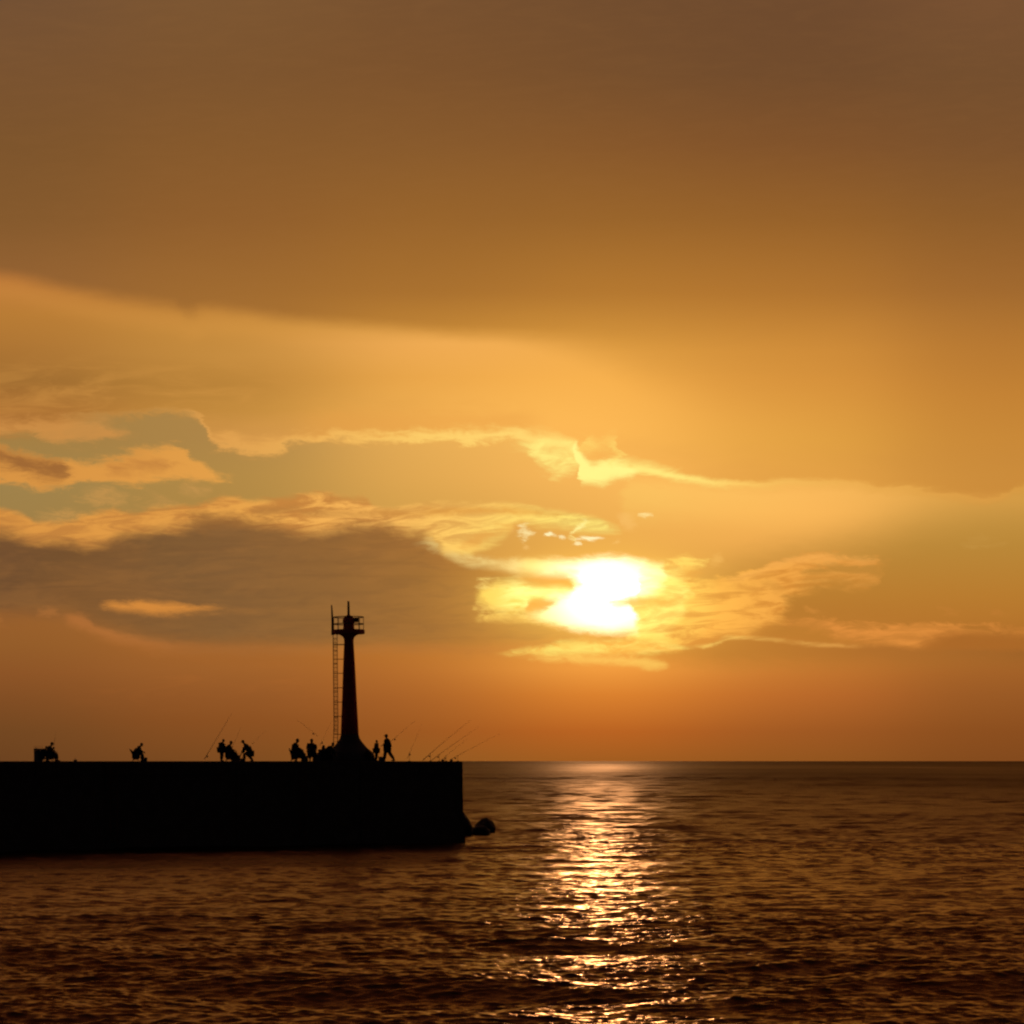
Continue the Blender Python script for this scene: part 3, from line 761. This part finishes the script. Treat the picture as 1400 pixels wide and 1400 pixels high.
# ------------------------------------------------------------------ lighthouse
tw = on_top(478.5, 4.6); SC = tw.y / F
def zz(py_): return (H - (py_ - HY) * SC) - TOP      # height above the deck
lh = empty('lighthouse', tw); lh.rotation_euler = (0, R(-0.55), 0)
tag(lh, 'slender dark red harbour lighthouse with railed gallery standing on the breakwater', 'lighthouse')
MB().lathe([(36 * SC, -0.02), (36 * SC, .16), (34 * SC, .2), (33 * SC, zz(1031)), (29 * SC, zz(1027)), (24.5 * SC, zz(1023.5)), (20.5 * SC, zz(1019)), (16.5 * SC, zz(1014)), (13.6 * SC, zz(1009.5)), (12.2 * SC, zz(1004))], 24).build('base', CONC, lh, True)
MB().lathe([(12.25 * SC, zz(1004.4)), (11.4 * SC, zz(985)), (10.0 * SC, zz(955)), (8.6 * SC, zz(920)), (7.4 * SC, zz(895)), (6.5 * SC, zz(878)), (6.7 * SC, zz(874)), (8.0 * SC, zz(871)),
            (10.5 * SC, zz(868.8)), (14 * SC, zz(867.2))], 32).build('tower', RED, lh, True)
MB().lathe([(14.0 * SC, zz(867.3)), (21.5 * SC, zz(866.8)), (21.9 * SC, zz(866)), (21.9 * SC, zz(861.8)), (21.3 * SC, zz(861.0)), (8 * SC, zz(861.0))], 32).build('gallery_floor', RED, lh)
ln = MB().lathe([(8.1 * SC, zz(861.05)), (7.6 * SC, zz(858)), (7.2 * SC, zz(853)), (8.2 * SC, zz(851)), (8.2 * SC, zz(847)), (7.0 * SC, zz(845.5))], 24).build('lantern', RED, lh, True)
MB().lathe([(6.9 * SC, zz(845.52)), (6.6 * SC, zz(844)), (5.0 * SC, zz(842.3)), (2.8 * SC, zz(841.4)), (1.9 * SC, zz(840.5))], 20).build('lantern_cap', RED, ln, True)
MB().tube([(0, 0, zz(840.6)), (0, 0, zz(832)), (0, 0, zz(822))], [0.095, 0.09, 0.075], 10).build('mast', STEEL, lh)
b2 = MB(); b2.box((9.8 * SC, -0.05, zz(848)), (7.5 * SC, .36, 5.5 * SC), .03)
b2.tube([(7.0 * SC, -0.05, zz(849)), (9 * SC, -0.05, zz(849))], .07); b2.build('lamp_box', STEEL, lh)
for z_ in (843.8, 853.2):
    rr_ = 20.3 * SC; b2 = MB()
    pts = [(rr_ * math.cos(a), rr_ * math.sin(a), zz(z_)) for a in np.linspace(0, 2 * math.pi, 33)]
    b2.tube(pts, 0.036, 6, False); b2.build('rail', STEEL, lh)
for q in range(8):
    a = 2 * math.pi * q / 8 + 0.03
    MB().tube([(20.3 * SC * math.cos(a), 20.3 * SC * math.sin(a), zz(861.2)), (20.3 * SC * math.cos(a), 20.3 * SC * math.sin(a), zz(843.6))], 0.022, 6).build('rail_post', STEEL, lh)
MB().tube([(-21.6 * SC, -.1, zz(868)), (-21.9 * SC, -.1, zz(850)), (-23 * SC, -.1, zz(827))], [0.12, 0.085, 0.045], 8).build('antenna', STEEL, lh)
# caged ladder up the left side
ld = empty('ladder', (0, 0, 0)); ld.parent = lh
b2 = MB(); xl0, xl1 = -21.4 * SC, -15.9 * SC
for xa, yb in ((xl0, -0.05), (xl1, -0.05)):
    b2.tube([(xa - 1.2 * SC, yb, zz(1022)), (xa - 0.4 * SC, yb, zz(1004)), (xa, yb, zz(990)), (xa, yb, zz(867))], 0.028, 6)
z = zz(1014)
while z < zz(869):
    b2.tube([(xl0, -0.05, z), (xl1, -0.05, z)], 0.017, 6); z += 0.30
for q, y_ in enumerate((1004, 979.3, 959.8, 940.3, 920.5, 901.2, 881.2)):
    b2.tube([(xl0 + .02, -0.05, zz(y_)), (-(6.2 + (y_ - 878) * .045) * SC, -0.05, zz(y_))], 0.040 if y_ < 890 else 0.027, 6)
b2.build('ladder_frame', STEEL, ld)
b2 = MB()      # hoops of the safety cage
for z in np.arange(zz(1000), zz(872), 0.98):
    pts = [((xl0 + xl1) / 2 + (xl1 - xl0) / 2 * math.cos(a), -0.05 - 0.55 * math.sin(a), z) for a in np.linspace(0, math.pi, 9)]
    b2.tube(pts, 0.018, 5, False)
for a in (math.pi * .3, math.pi * .5, math.pi * .7):
    x_ = (xl0 + xl1) / 2 + (xl1 - xl0) / 2 * math.cos(a)
    b2.tube([(x_, -0.05 - 0.55 * math.sin(a), zz(1000)), (x_, -0.05 - 0.55 * math.sin(a), zz(872))], 0.012, 5)
b2.build('safety_cage', STEEL, ld)
# ------------------------------------------------------------------ people
def skin_mesh(name, pts, edges, root_i, m, sub=1, bulk=1.22):
    """one continuous skinned surface grown on a skeleton: pts = [(co, radius)]"""
    me = bpy.data.meshes.new(name)
    me.from_pydata([p[0] for p in pts], edges, [])
    o = bpy.data.objects.new('tmp', me); COL.objects.link(o)
    k = o.modifiers.new('skin', 'SKIN'); k.use_smooth_shade = True; k.branch_smoothing = 0.6
    sv = me.skin_vertices[0].data
    for i, p in enumerate(pts):
        r = p[1] if not isinstance(p[1], (int, float)) else (p[1], p[1])
        r = tuple(v * (1 if v < .02 else bulk) for v in r)
        sv[i].radius = (r, r) if not isinstance(r, tuple) else r
    sv[root_i].use_root = True
    u = o.modifiers.new('sub', 'SUBSURF'); u.levels = sub; u.render_levels = sub
    dg = bpy.context.evaluated_depsgraph_get()
    res = bpy.data.meshes.new_from_object(o.evaluated_get(dg)); res.name = name
    bpy.data.objects.remove(o)
    res.materials.clear(); res.materials.append(m)
    return res
SKIN = mat('skin', (0.28, 0.15, 0.10), 0.6)
HAIR = mat('black_hair', (0.012, 0.010, 0.009), 0.6)
EYE = mat('eye', (0.05, 0.04, 0.04), 0.3)
def cloth(name, c): return mat(name, c, 0.95, 0, 12, 0.2)

POSES = {
 # facing +X; x forward, y left, z up.  Standing height ~1.68
 'stand': dict(pel=(0, 0, .92), spine=(.0, 0, 1.10), chest=(.01, 0, 1.30), neck=(.01, 0, 1.44), head=(.04, 0, 1.575),
     kn=[(.03, .09, .50), (.0, -.09, .50)], an=[(.0, .10, .085), (-.03, -.10, .085)], el=[(-.02, .25, 1.14), (-.02, -.25, 1.14)], wr=[(.16, .22, .98), (.16, -.20, 1.02)], look=(1, 0, -.1)),
 'stand_slouch': dict(pel=(-.03, 0, .90), spine=(-.04, 0, 1.07), chest=(.03, 0, 1.25), neck=(.08, 0, 1.38), head=(.15, 0, 1.49),
     kn=[(.05, .09, .49), (.0, -.09, .49)], an=[(.0, .10, .085), (-.06, -.10, .085)], el=[(.02, .24, 1.06), (.02, -.24, 1.08)], wr=[(.24, .12, 1.03), (.25, -.10, 1.06)], look=(1, 0, -.4)),
 'walk': dict(pel=(0, 0, .90), spine=(.0, 0, 1.09), chest=(.02, 0, 1.29), neck=(.03, 0, 1.43), head=(.07, 0, 1.56),
     kn=[(.14, .08, .51), (-.16, -.08, .48)], an=[(.16, .09, .085), (-.44, -.10, .10)], el=[(-.18, .24, 1.10), (.10, -.25, 1.10)], wr=[(-.24, .24, .86), (.30, -.20, 1.02)], look=(1, 0, -.1)),
 'sit': dict(pel=(0, 0, .50), spine=(-.05, 0, .68), chest=(.0, 0, .88), neck=(.06, 0, 1.03), head=(.12, 0, 1.15),
     kn=[(.42, .12, .52), (.42, -.12, .53)], an=[(.46, .13, .085), (.38, -.13, .085)], el=[(.10, .24, .72), (.10, -.24, .72)], wr=[(.34, .14, .66), (.34, -.12, .68)], look=(1, 0, -.4)),
 'sit_lean': dict(pel=(0, 0, .48), spine=(.04, 0, .66), chest=(.16, 0, .84), neck=(.27, 0, .97), head=(.36, 0, 1.07),
     kn=[(.40, .14, .52), (.42, -.14, .50)], an=[(.44, .15, .085), (.36, -.15, .085)], el=[(.28, .24, .66), (.28, -.24, .66)], wr=[(.46, .12, .60), (.48, -.12, .62)], look=(1, 0, -.7)),
 'half_crouch': dict(pel=(-.46, 0, .60), spine=(-.38, 0, .78), chest=(-.18, 0, 1.02), neck=(-.06, 0, 1.18), head=(.03, 0, 1.31),
     kn=[(-.04, .14, .50), (-.30, -.14, .40)], an=[(-.10, .16, .085), (-.62, -.16, .085)], el=[(-.02, .22, .76), (-.04, -.22, .78)], wr=[(.12, .13, .54), (.14, -.12, .54)], look=(1, 0, -.7)),
 'squat': dict(pel=(-.12, 0, .32), spine=(-.08, 0, .50), chest=(.05, 0, .68), neck=(.14, 0, .80), head=(.22, 0, .92),
     kn=[(.28, .14, .50), (.28, -.14, .50)], an=[(.02, .13, .085), (.02, -.13, .085)], el=[(.22, .22, .48), (.22, -.22, .50)], wr=[(.44, .12, .44), (.44, -.12, .46)], look=(1, 0, -.6)),
 'bend': dict(pel=(-.26, 0, .82), spine=(-.20, 0, .99), chest=(-.02, 0, 1.16), neck=(.12, 0, 1.26), head=(.22, 0, 1.37),
     kn=[(-.12, .13, .46), (-.34, -.13, .44)], an=[(-.16, .16, .085), (-.54, -.16, .085)], el=[(.12, .22, .86), (.12, -.22, .88)], wr=[(.26, .13, .66), (.28, -.12, .66)], look=(1, 0, -.8)),
 'crouch_reach': dict(pel=(-.30, 0, .48), spine=(-.20, 0, .66), chest=(.0, 0, .84), neck=(.11, 0, .96), head=(.20, 0, 1.07),
     kn=[(.06, .15, .50), (-.14, -.14, .20)], an=[(-.04, .15, .085), (-.52, -.15, .12)], el=[(.20, .20, .62), (.18, -.20, .60)], wr=[(.38, .10, .44), (.38, -.10, .44)], look=(1, 0, -.6)),
}
def V(*a): return Vector(a)
def person(pos, rz, pose, label, jacket, trousers, group='anglers and walkers on the breakwater', scale=1.0, hat=None, hood=False, mirror=False):
    P = {k: v for k, v in POSES[pose].items()}
    root = empty('person', pos, rz); root.scale = (scale,) * 3
    tag(root, label, 'person', group)
    pel, spine, chest, neck, head = (Vector(P[k]) for k in ('pel', 'spine', 'chest', 'neck', 'head'))
    up = (chest - spine).normalized(); look = Vector(P['look']).normalized(); lat = V(0, 1, 0)
    hup = (V(0, 0, 1) - look * look.z).normalized()
    pts, E = [], []
    def a(co, r, par=None):
        pts.append((tuple(co), r)); i = len(pts) - 1
        if par is not None: E.append((par, i))
        return i
    ip = a(pel, (.135, .115)); isp = a(spine, (.125, .10), ip); ic = a(chest, (.145, .115), isp)
    ish = a(chest + up * .09, (.12, .09), ic); inn = a(neck, .052, ish)
    h0 = a(head - hup * .055, (.066, .075), inn); h1 = a(head + hup * .02, (.074, .088), h0); h2 = a(head + hup * .085, (.060, .072), h1)
    nose = a(head + look * .105 - hup * .012, .012, h1)
    for s in (1, -1): a(head + lat * .082 * s - hup * .005, .014, h1)
    jp = {}
    for n_, s in ((0, 1), (1, -1)):
        sh = chest + up * .085 + lat * .175 * s
        i1 = a(sh, .056, ish); el = Vector(P['el'][n_]); wr = Vector(P['wr'][n_])
        i2 = a((sh + el) / 2, .048, i1); i3 = a(el, .040, i2); i4 = a((el * .6 + wr * .4), .038, i3); i5 = a(wr, .027, i4)
        fd = (wr - el).normalized(); side_ = fd.cross(V(0, 0, 1)); side_ = side_.normalized() if side_.length > .1 else lat
        down = side_.cross(fd).normalized()
        if down.z > 0: down = -down
        i6 = a(wr + fd * .055 + down * .004, (.034, .016), i5)
        for f in range(4):       # four unequal fingers curling down
            off = side_ * (f - 1.5) * .019; L = (.062, .076, .070, .052)[f]
            k1 = a(wr + fd * .098 + off + down * .008, .0085, i6)
            k2 = a(wr + fd * (.098 + L * .55) + off + down * (.012 + L * .25), .0078, k1)
            a(wr + fd * (.098 + L * .75) + off + down * (.012 + L * .72), .0068, k2)
        t1 = a(wr + fd * .040 - side_ * .036 * s + down * .012, .010, i6)
        a(wr + fd * .078 - side_ * .050 * s + down * .028, .0085, t1)
        hp = pel + lat * .085 * s - V(0, 0, .03)
        kn = Vector(P['kn'][n_]); an = Vector(P['an'][n_])
        j1 = a(hp, .092, ip); j2 = a((hp + kn) / 2, .078, j1); j3 = a(kn, .058, j2); j4 = a(kn * .6 + an * .4, .055, j3); j5 = a(an, .036, j4)
        hd = V(1, 0, 0)
        j6 = a(an + hd * .10 - V(0, 0, .035), .032, j5); a(an + hd * .19 - V(0, 0, .05), .024, j6)
        a(an - hd * .05 - V(0, 0, .035), .030, j5)
        jp[n_] = (sh, el, wr, hp, kn, an)
    me = skin_mesh('body', pts, E, ip, SKIN); new_obj('body', me, root)
    # jacket: torso and sleeves, a little looser than the body
    pts, E = [], []
    q0 = a(pel - up * .03, (.165, .145)); q1 = a(spine, (.16, .135), q0); q2 = a(chest, (.175, .14), q1); q3 = a(chest + up * .10, (.14, .105), q2); a(neck - up * .01, .072, q3)
    for n_, s in ((0, 1), (1, -1)):
        sh, el, wr, hp, kn, an = jp[n_]
        b1 = a(sh, .075, q3); b2_ = a((sh + el) / 2, .068, b1); b3 = a(el, .060, b2_); b4 = a(el * .5 + wr * .5, .054, b3); a(el * .08 + wr * .92, .045, b4)
    new_obj('jacket', skin_mesh('jacket', pts, E, q0, jacket, 1, 1.7), root)
    pts, E = [], []
    q0 = a(pel, (.155, .135))
    for n_, s in ((0, 1), (1, -1)):
        sh, el, wr, hp, kn, an = jp[n_]
        b1 = a(hp, .108, q0); b2_ = a((hp + kn) / 2, .094, b1); b3 = a(kn, .078, b2_); b4 = a(kn * .5 + an * .5, .074, b3); a(kn * .06 + an * .94, .062, b4)
    new_obj('trousers', skin_mesh('trousers', pts, E, q0, trousers, 1, 1.58), root)
    # hair, or a cap over it
    rot = Matrix((look, lat, hup)).transposed()
    hb = MB(); hb.ball(head - look * .022 + hup * .035, .098, (.98, .86, 1.02), rot, 16)
    hb.build('hair', HAIR, root, True)
    if hat:
        cb = MB(); cb.ball(head - look * .01 + hup * .075, .102, (1.02, .92, .72), rot, 16)
        cb.ball(head + look * .12 + hup * .07, .075, (1.1, 1.0, .14), rot, 12)
        cb.build('cap', hat, root, True)
    eb = MB()
    eb.b.free()
    for s in (1, -1): MB().ball(head + look * .086 + lat * .031 * s + hup * .012, .011, (1, 1, 1), None, 8).build('eye', EYE, root)
    for n_ in (0, 1):
        an = jp[n_][5]
        MB().ball(an + V(.075, 0, -.045), .058, (2.35, .95, .72), None, 12).build('shoe', BLACKP, root, True)
    # settle on the ground: lowest shoe point touches z = 0
    return root
def face(dx_): return 0.0 if dx_ > 0 else math.pi

J1, J2, J3, J4, J5 = cloth('navy_jacket', (.02, .025, .05)), cloth('grey_jacket', (.06, .06, .06)), cloth('brown_jacket', (.06, .035, .02)), cloth('dark_red_jacket', (.07, .012, .012)), cloth('olive_jacket', (.035, .04, .02))
T1, T2 = cloth('dark_jeans', (.02, .025, .04)), cloth('black_trousers', (.015, .015, .015))
CAP = cloth('dark_cap', (.02, .02, .025))

def folding_chair(pos, rz, label, lean=0.25, h=0.42, w=0.46, back=0.44):
    r = empty('folding_chair', pos, rz); tag(r, label, 'chair', 'folding chairs on the breakwater')
    MB().box((0.0, 0, h), (.42, w, .025), .008).build('seat', CANVAS, r)
    bx_, bz = -.22 - lean * .5, h + back
    rt = Matrix.Rotation(-lean * 0.9, 3, 'Y')
    MB().box((-.21 - lean * .27, 0, h + back * .62), (.022, w, back * .62), .006, rt).build('backrest', CANVAS, r)
    for s in (1, -1):        # hanging canvas side pockets
        sp_ = MB(); y0 = s * (w / 2 + .028)
        q = [(-.24 - lean * .40, h + back * .95), (-.10, h + back * .5), (.20, h + .16), (.22, .14), (-.17, .10), (-.21, h)]
        fr_ = [sp_.b.verts.new((a_, y0, b_)) for a_, b_ in q]; bk_ = [sp_.b.verts.new((a_, y0 + .008, b_)) for a_, b_ in q]
        sp_.b.faces.new(fr_); sp_.b.faces.new(bk_[::-1])
        for i_ in range(6): sp_.b.faces.new((fr_[i_], bk_[i_], bk_[(i_ + 1) % 6], fr_[(i_ + 1) % 6]))
        sp_.build('side_panel', CANVAS, r)
    for s in (1, -1):
        y = s * (w / 2 + .012)
        MB().tube([(.22, y, .012), (-.20, y, h), (-.21 - lean * .12, y, h + back * .25), (-.24 - lean * .42, y, h + back)], .013, 6).build('leg', CHROME, r)
        MB().tube([(-.24, y * .96, .012), (.20, y * .96, h - .01)], .013, 6).build('leg', CHROME, r)
    return r
def bucket(pos, label, r0=.14, h=.30):
    r = empty('bucket', pos); tag(r, label, 'bucket', 'buckets and boxes of the anglers')
    MB().lathe([(r0 * .8, 0), (r0, h), (r0 * 1.06, h), (r0 * 1.06, h - .015), (r0 * .98, h - .016), (r0 * .78, .012)], 20).build('pail', BLUEP, r, True)
    pts = [(0, r0 * 1.05 * math.cos(a_), h - .01 + r0 * .9 * math.sin(a_)) for a_ in np.linspace(0, math.pi, 11)]
    MB().tube(pts, .006, 6, False).build('handle', CHROME, r)
    return r
def cool_box(pos, rz, label, d=(.52, .32, .34)):
    r = empty('cool_box', pos, rz); tag(r, label, 'cool box', 'buckets and boxes of the anglers')
    MB().box((0, 0, d[2] * .42), (d[0], d[1], d[2] * .84), .02).build('body', FOAM, r)
    MB().box((0, 0, d[2] * .92 + .002), (d[0] * 1.03, d[1] * 1.04, d[2] * .15), .015).build('lid', BLUEP, r)
    MB().tube([(-d[0] * .53, 0, d[2] * .7), (-d[0] * .50, 0, d[2] + .12), (d[0] * .50, 0, d[2] + .12), (d[0] * .53, 0, d[2] * .7)], .012, 6).build('handle', CHROME, r)
    return r
def rod(p0, p1, label, r0=.012, reel=.16, bow=0.02, group='fishing rods over the breakwater'):
    p0, p1 = Vector(p0), Vector(p1); L = (p1 - p0).length; d = (p1 - p0).normalized()
    r = empty('fishing_rod', p0); tag(r, label, 'fishing rod', group)
    sag = lambda t: V(0, 0, -bow * L * t * t + bow * L * t * 0)
    pts = [d * L * t + sag(t) for t in np.linspace(0.1, 1, 12)]
    dn = (V(0, 0, -1) - d * d.dot(V(0, 0, -1))).normalized()
    gd = MB().tube(pts, [r0 * (1 - .78 * t) for t in np.linspace(0.1, 1, 12)], 6)
    MB().tube([d * 0, d * L * .06, d * L * .102], [r0 * 1.25, r0 * 1.35, r0 * 1.15], 8).build('grip', CORK, r, True)
    c = d * L * reel
    rl = MB(); rl.tube([c, c + dn * .07], .012, 6)
    ax = d; rl.tube([c + dn * .10 - ax * .06, c + dn * .10 - ax * .01, c + dn * .10 + ax * .05], [.045, .05, .034], 12)
    rl.tube([c + dn * .10, c + dn * .10 + d.cross(dn) * .08, c + dn * .14 + d.cross(dn) * .085], .008, 6)
    rl.build('reel', CHROME, r, True)
    for t in (.3, .45, .6, .72, .83, .92, 1.0):
        q = d * L * t + sag(t); rad_ = .018 * (1.25 - t) + .004
        ring = [q + dn * (rad_ + .006) + (dn * math.cos(a_) + d.cross(dn) * math.sin(a_)) * rad_ for a_ in np.linspace(0, 2 * math.pi, 9)]
        gd.tube(ring, .0016, 4, False)
    gd.build('blank', ROD, r, True)
    return r
def rod_px(x0, y0, t0, x1, y1, dY, label, **k):
    p0 = on_top(x0, t0); z0 = H - (y0 - HY) / F * p0.y; p0.z = max(z0, TOP + .03)
    Y1 = p0.y + dY
    return rod(p0, at(x1, y1, Y1), label, **k)

# --- first group from the left: two anglers seated by a cool box
g1 = 3.4
p = on_top(57.0, g1); folding_chair(p, 0.12, 'folding chair at the far left end of the breakwater, under the leftmost sitter', .35, .42, .46, .52)
person(p + V(.0, 0, -.005), 0.12, 'sit_lean', 'leftmost person, hunched low in a folding chair on the breakwater', J1, T2, scale=.86)
p = on_top(68.5, g1 - .4); folding_chair(p, 0.0, 'folding chair second from the left, beside the hunched sitter')
person(p, 0.0, 'sit', 'person sitting upright with a short rod raised, second from the left', J3, T1, scale=1.0, hat=CAP)
cool_box(on_top(52.5, g1 + .3), .15, 'tall upright cool box behind the leftmost sitter', (.58, .40, .86))
rod(on_top(72.5, g1 - .4) + V(0, 0, .72), on_top(76.5, g1 - .8) + V(0, 0, 2.05), 'short rod held up by the second sitter from the left', r0=.014)
bucket(on_top(103, 4.0), 'lone low bucket lying between the two left groups', .13, .12)
# --- lone sitter
p = on_top(185.5, 3.6); folding_chair(p, .1, 'folding chair of the lone sitter between the left groups', .42, .42, .46, .46)
person(p + V(.02, 0, -.005), .1, 'sit_lean', 'lone person leaning forward in a folding chair, knees to the right', J2, T2, scale=1.06)
bucket(on_top(199, 3.2), 'small bucket at the feet of the lone sitter', .13, .26)
# --- third group
person(on_top(303, 3.0), R(35), 'stand_slouch', 'person standing at the left of the trio, looking down over the rods', J2, T1, scale=.96)
p = on_top(313, 3.4); folding_chair(p, 0, 'folding chair in the middle of the trio', .2)
person(p + V(.02, 0, 0), 0, 'sit', 'person sitting in the middle of the trio, knees to the right', J1, T2, scale=1.12)
cool_box(on_top(322.5, 3.5), .1, 'large cool box between the sitter and the bending person of the trio', (.62, .4, .44))
person(on_top(333.0, 3.0), math.pi, 'half_crouch', 'person bending forward at the right of the trio, arms reaching down to the left', J5, T2, scale=1.03, hat=CAP)
bucket(on_top(331, 2.6), 'bucket under the hands of the bending person', .14, .2)
rod_px(279.5, 1038, 1.0, 318, 972, 1.5, 'long rod leaning up to the right, left of the trio', r0=.019, reel=.07)
rod_px(314, 1030, 2.5, 330, 992, 1.0, 'thin faint rod rising behind the trio', r0=.010)
rod_px(338, 1024, 1.5, 364, 998, 2.0, 'thin faint rod reaching right above the bending person', r0=.010)
# --- group left of the lighthouse
p = on_top(402, 3.2); folding_chair(p, 0, 'folding chair at the left edge of the lighthouse group', .25, .42, .46, .5)
person(p + V(.10, 0, .0), 0, 'sit', 'seated person at the left edge of the group beside the lighthouse, head raised', J4, T1, scale=1.26)
p = on_top(425.5, 3.4); folding_chair(p, R(-80), 'folding chair under the second seated person of the lighthouse group')
cool_box(on_top(416.5, 3.5), .1, 'cool box between the two seated people left of the lighthouse', (.46, .34, .40))
person(p + V(.02, 0, .0), R(-80), 'sit', 'second seated person of the lighthouse group, broad shouldered, between two cool boxes', J1, T2, scale=1.24, hat=CAP)
cool_box(on_top(433.5, 3.4), -.1, 'cool box right of the second seated person by the lighthouse', (.6, .42, .62))
person(on_top(447, 3.2), math.pi, 'squat', 'person squatting left of the lighthouse base, back to the tower', J3, T1, scale=1.10)
person(on_top(451.0, 2.6), 0, 'crouch_reach', 'person crouched against the left side of the lighthouse base', J5, T2, scale=1.12)
bucket(on_top(440, 2.9), 'bucket between the cool box and the squatting person', .16, .36)
rod_px(437, 1020, 2.0, 453, 986, 1.0, 'faint rod rising toward the foot of the lighthouse ladder', r0=.010)
rod_px(434, 1006, 3.5, 402, 980, 1.5, 'faint rod slanting up to the left over the lighthouse group', r0=.009)
person(on_top(439.5, 3.8), R(-60), 'squat', 'person squatting behind the cool box, between the seated pair and the tower', J2, T2, scale=1.02)
person(on_top(412.5, 4.2), R(200), 'sit_lean', 'person crouched low between the two seated people left of the lighthouse', J5, T1, scale=.95)
# --- right of the lighthouse
person(on_top(504.0, 2.2), R(150), 'squat', 'person squatting against the right side of the lighthouse base', J3, T2, scale=.92)
p = on_top(514.5, 2.7); person(p, R(20), 'stand', 'shorter person standing close to the right side of the lighthouse base', J2, T2, scale=.90)
person(on_top(529.5, 2.3), math.pi, 'walk', 'tall person in mid step right of the lighthouse, the tallest figure on the wall', J1, T1, scale=1.15, hat=CAP)
cool_box(on_top(521.5, 3.0), .05, 'cool box between the two standing people right of the lighthouse', (.42, .36, .34))
rod_px(533, 1015, 1.8, 571, 981, 2.0, 'faint rod carried to the right by the tall walking person', r0=.011)
# --- rods set out along the right end, each propped on a short rest
def rod_rest(p, label, h=.42):
    r = empty('rod_rest', p); tag(r, label, 'rod rest', 'rod rests at the end of the breakwater')
    MB().tube([(0, 0, 0), (0, 0, h)], .013, 6).build('spike', CHROME, r)
    MB().tube([(-.05, 0, h + .07), (-.035, 0, h + .01), (0, 0, h - .015), (.035, 0, h + .01), (.05, 0, h + .07)], .010, 6).build('fork', CHROME, r)
    MB().lathe([(.10, 0), (.09, .03), (.03, .045)], 12).build('foot', BLACKP, r)
    return r
SPEC = [(556.5, 1037.5, 577, 988, .011, .14, 'steepest rod of the row at the wall end, nearest the tall person'),
        (578, 1039.5, 644, 981, .020, .12, 'long rod with a reel low on its grip, second from the left of the row'),
        (590, 1039.5, 656, 990, .017, .12, 'third rod of the row at the wall end, close beside a longer one'),
        (604, 1038.5, 641, 1007, .010, .10, 'short rod of the row, lying just inside the last one'),
        (615, 1039, 683, 1001, .014, .10, 'last and flattest rod, leaning out over the end of the breakwater')]
for i, (xa, ya, xb, yb, rad_, rl_, lb) in enumerate(SPEC):
    rod_px(xa, ya, .7, xb, yb, 1.2, lb, r0=rad_, reel=rl_, bow=.03, group='fishing rods propped in a row at the end of the breakwater')
    f = .16; px_ = xa + (xb - xa) * f; py_ = ya + (yb - ya) * f
    q = on_top(px_, .8); hz = H - (py_ - HY) / F * q.y - TOP
    rod_rest(q, ['forked rest under the steepest rod', 'forked rest under the second rod of the row', 'forked rest under the third rod of the row', 'forked rest under the short rod of the row', 'forked rest under the last flattest rod'][i], max(.10, hz - .03))
bucket(on_top(617, 2.0), 'low bait bucket nearest the end corner of the breakwater', .12, .13)
bucket(on_top(605.5, 2.4), 'low bait bucket second from the end corner of the breakwater', .13, .12)
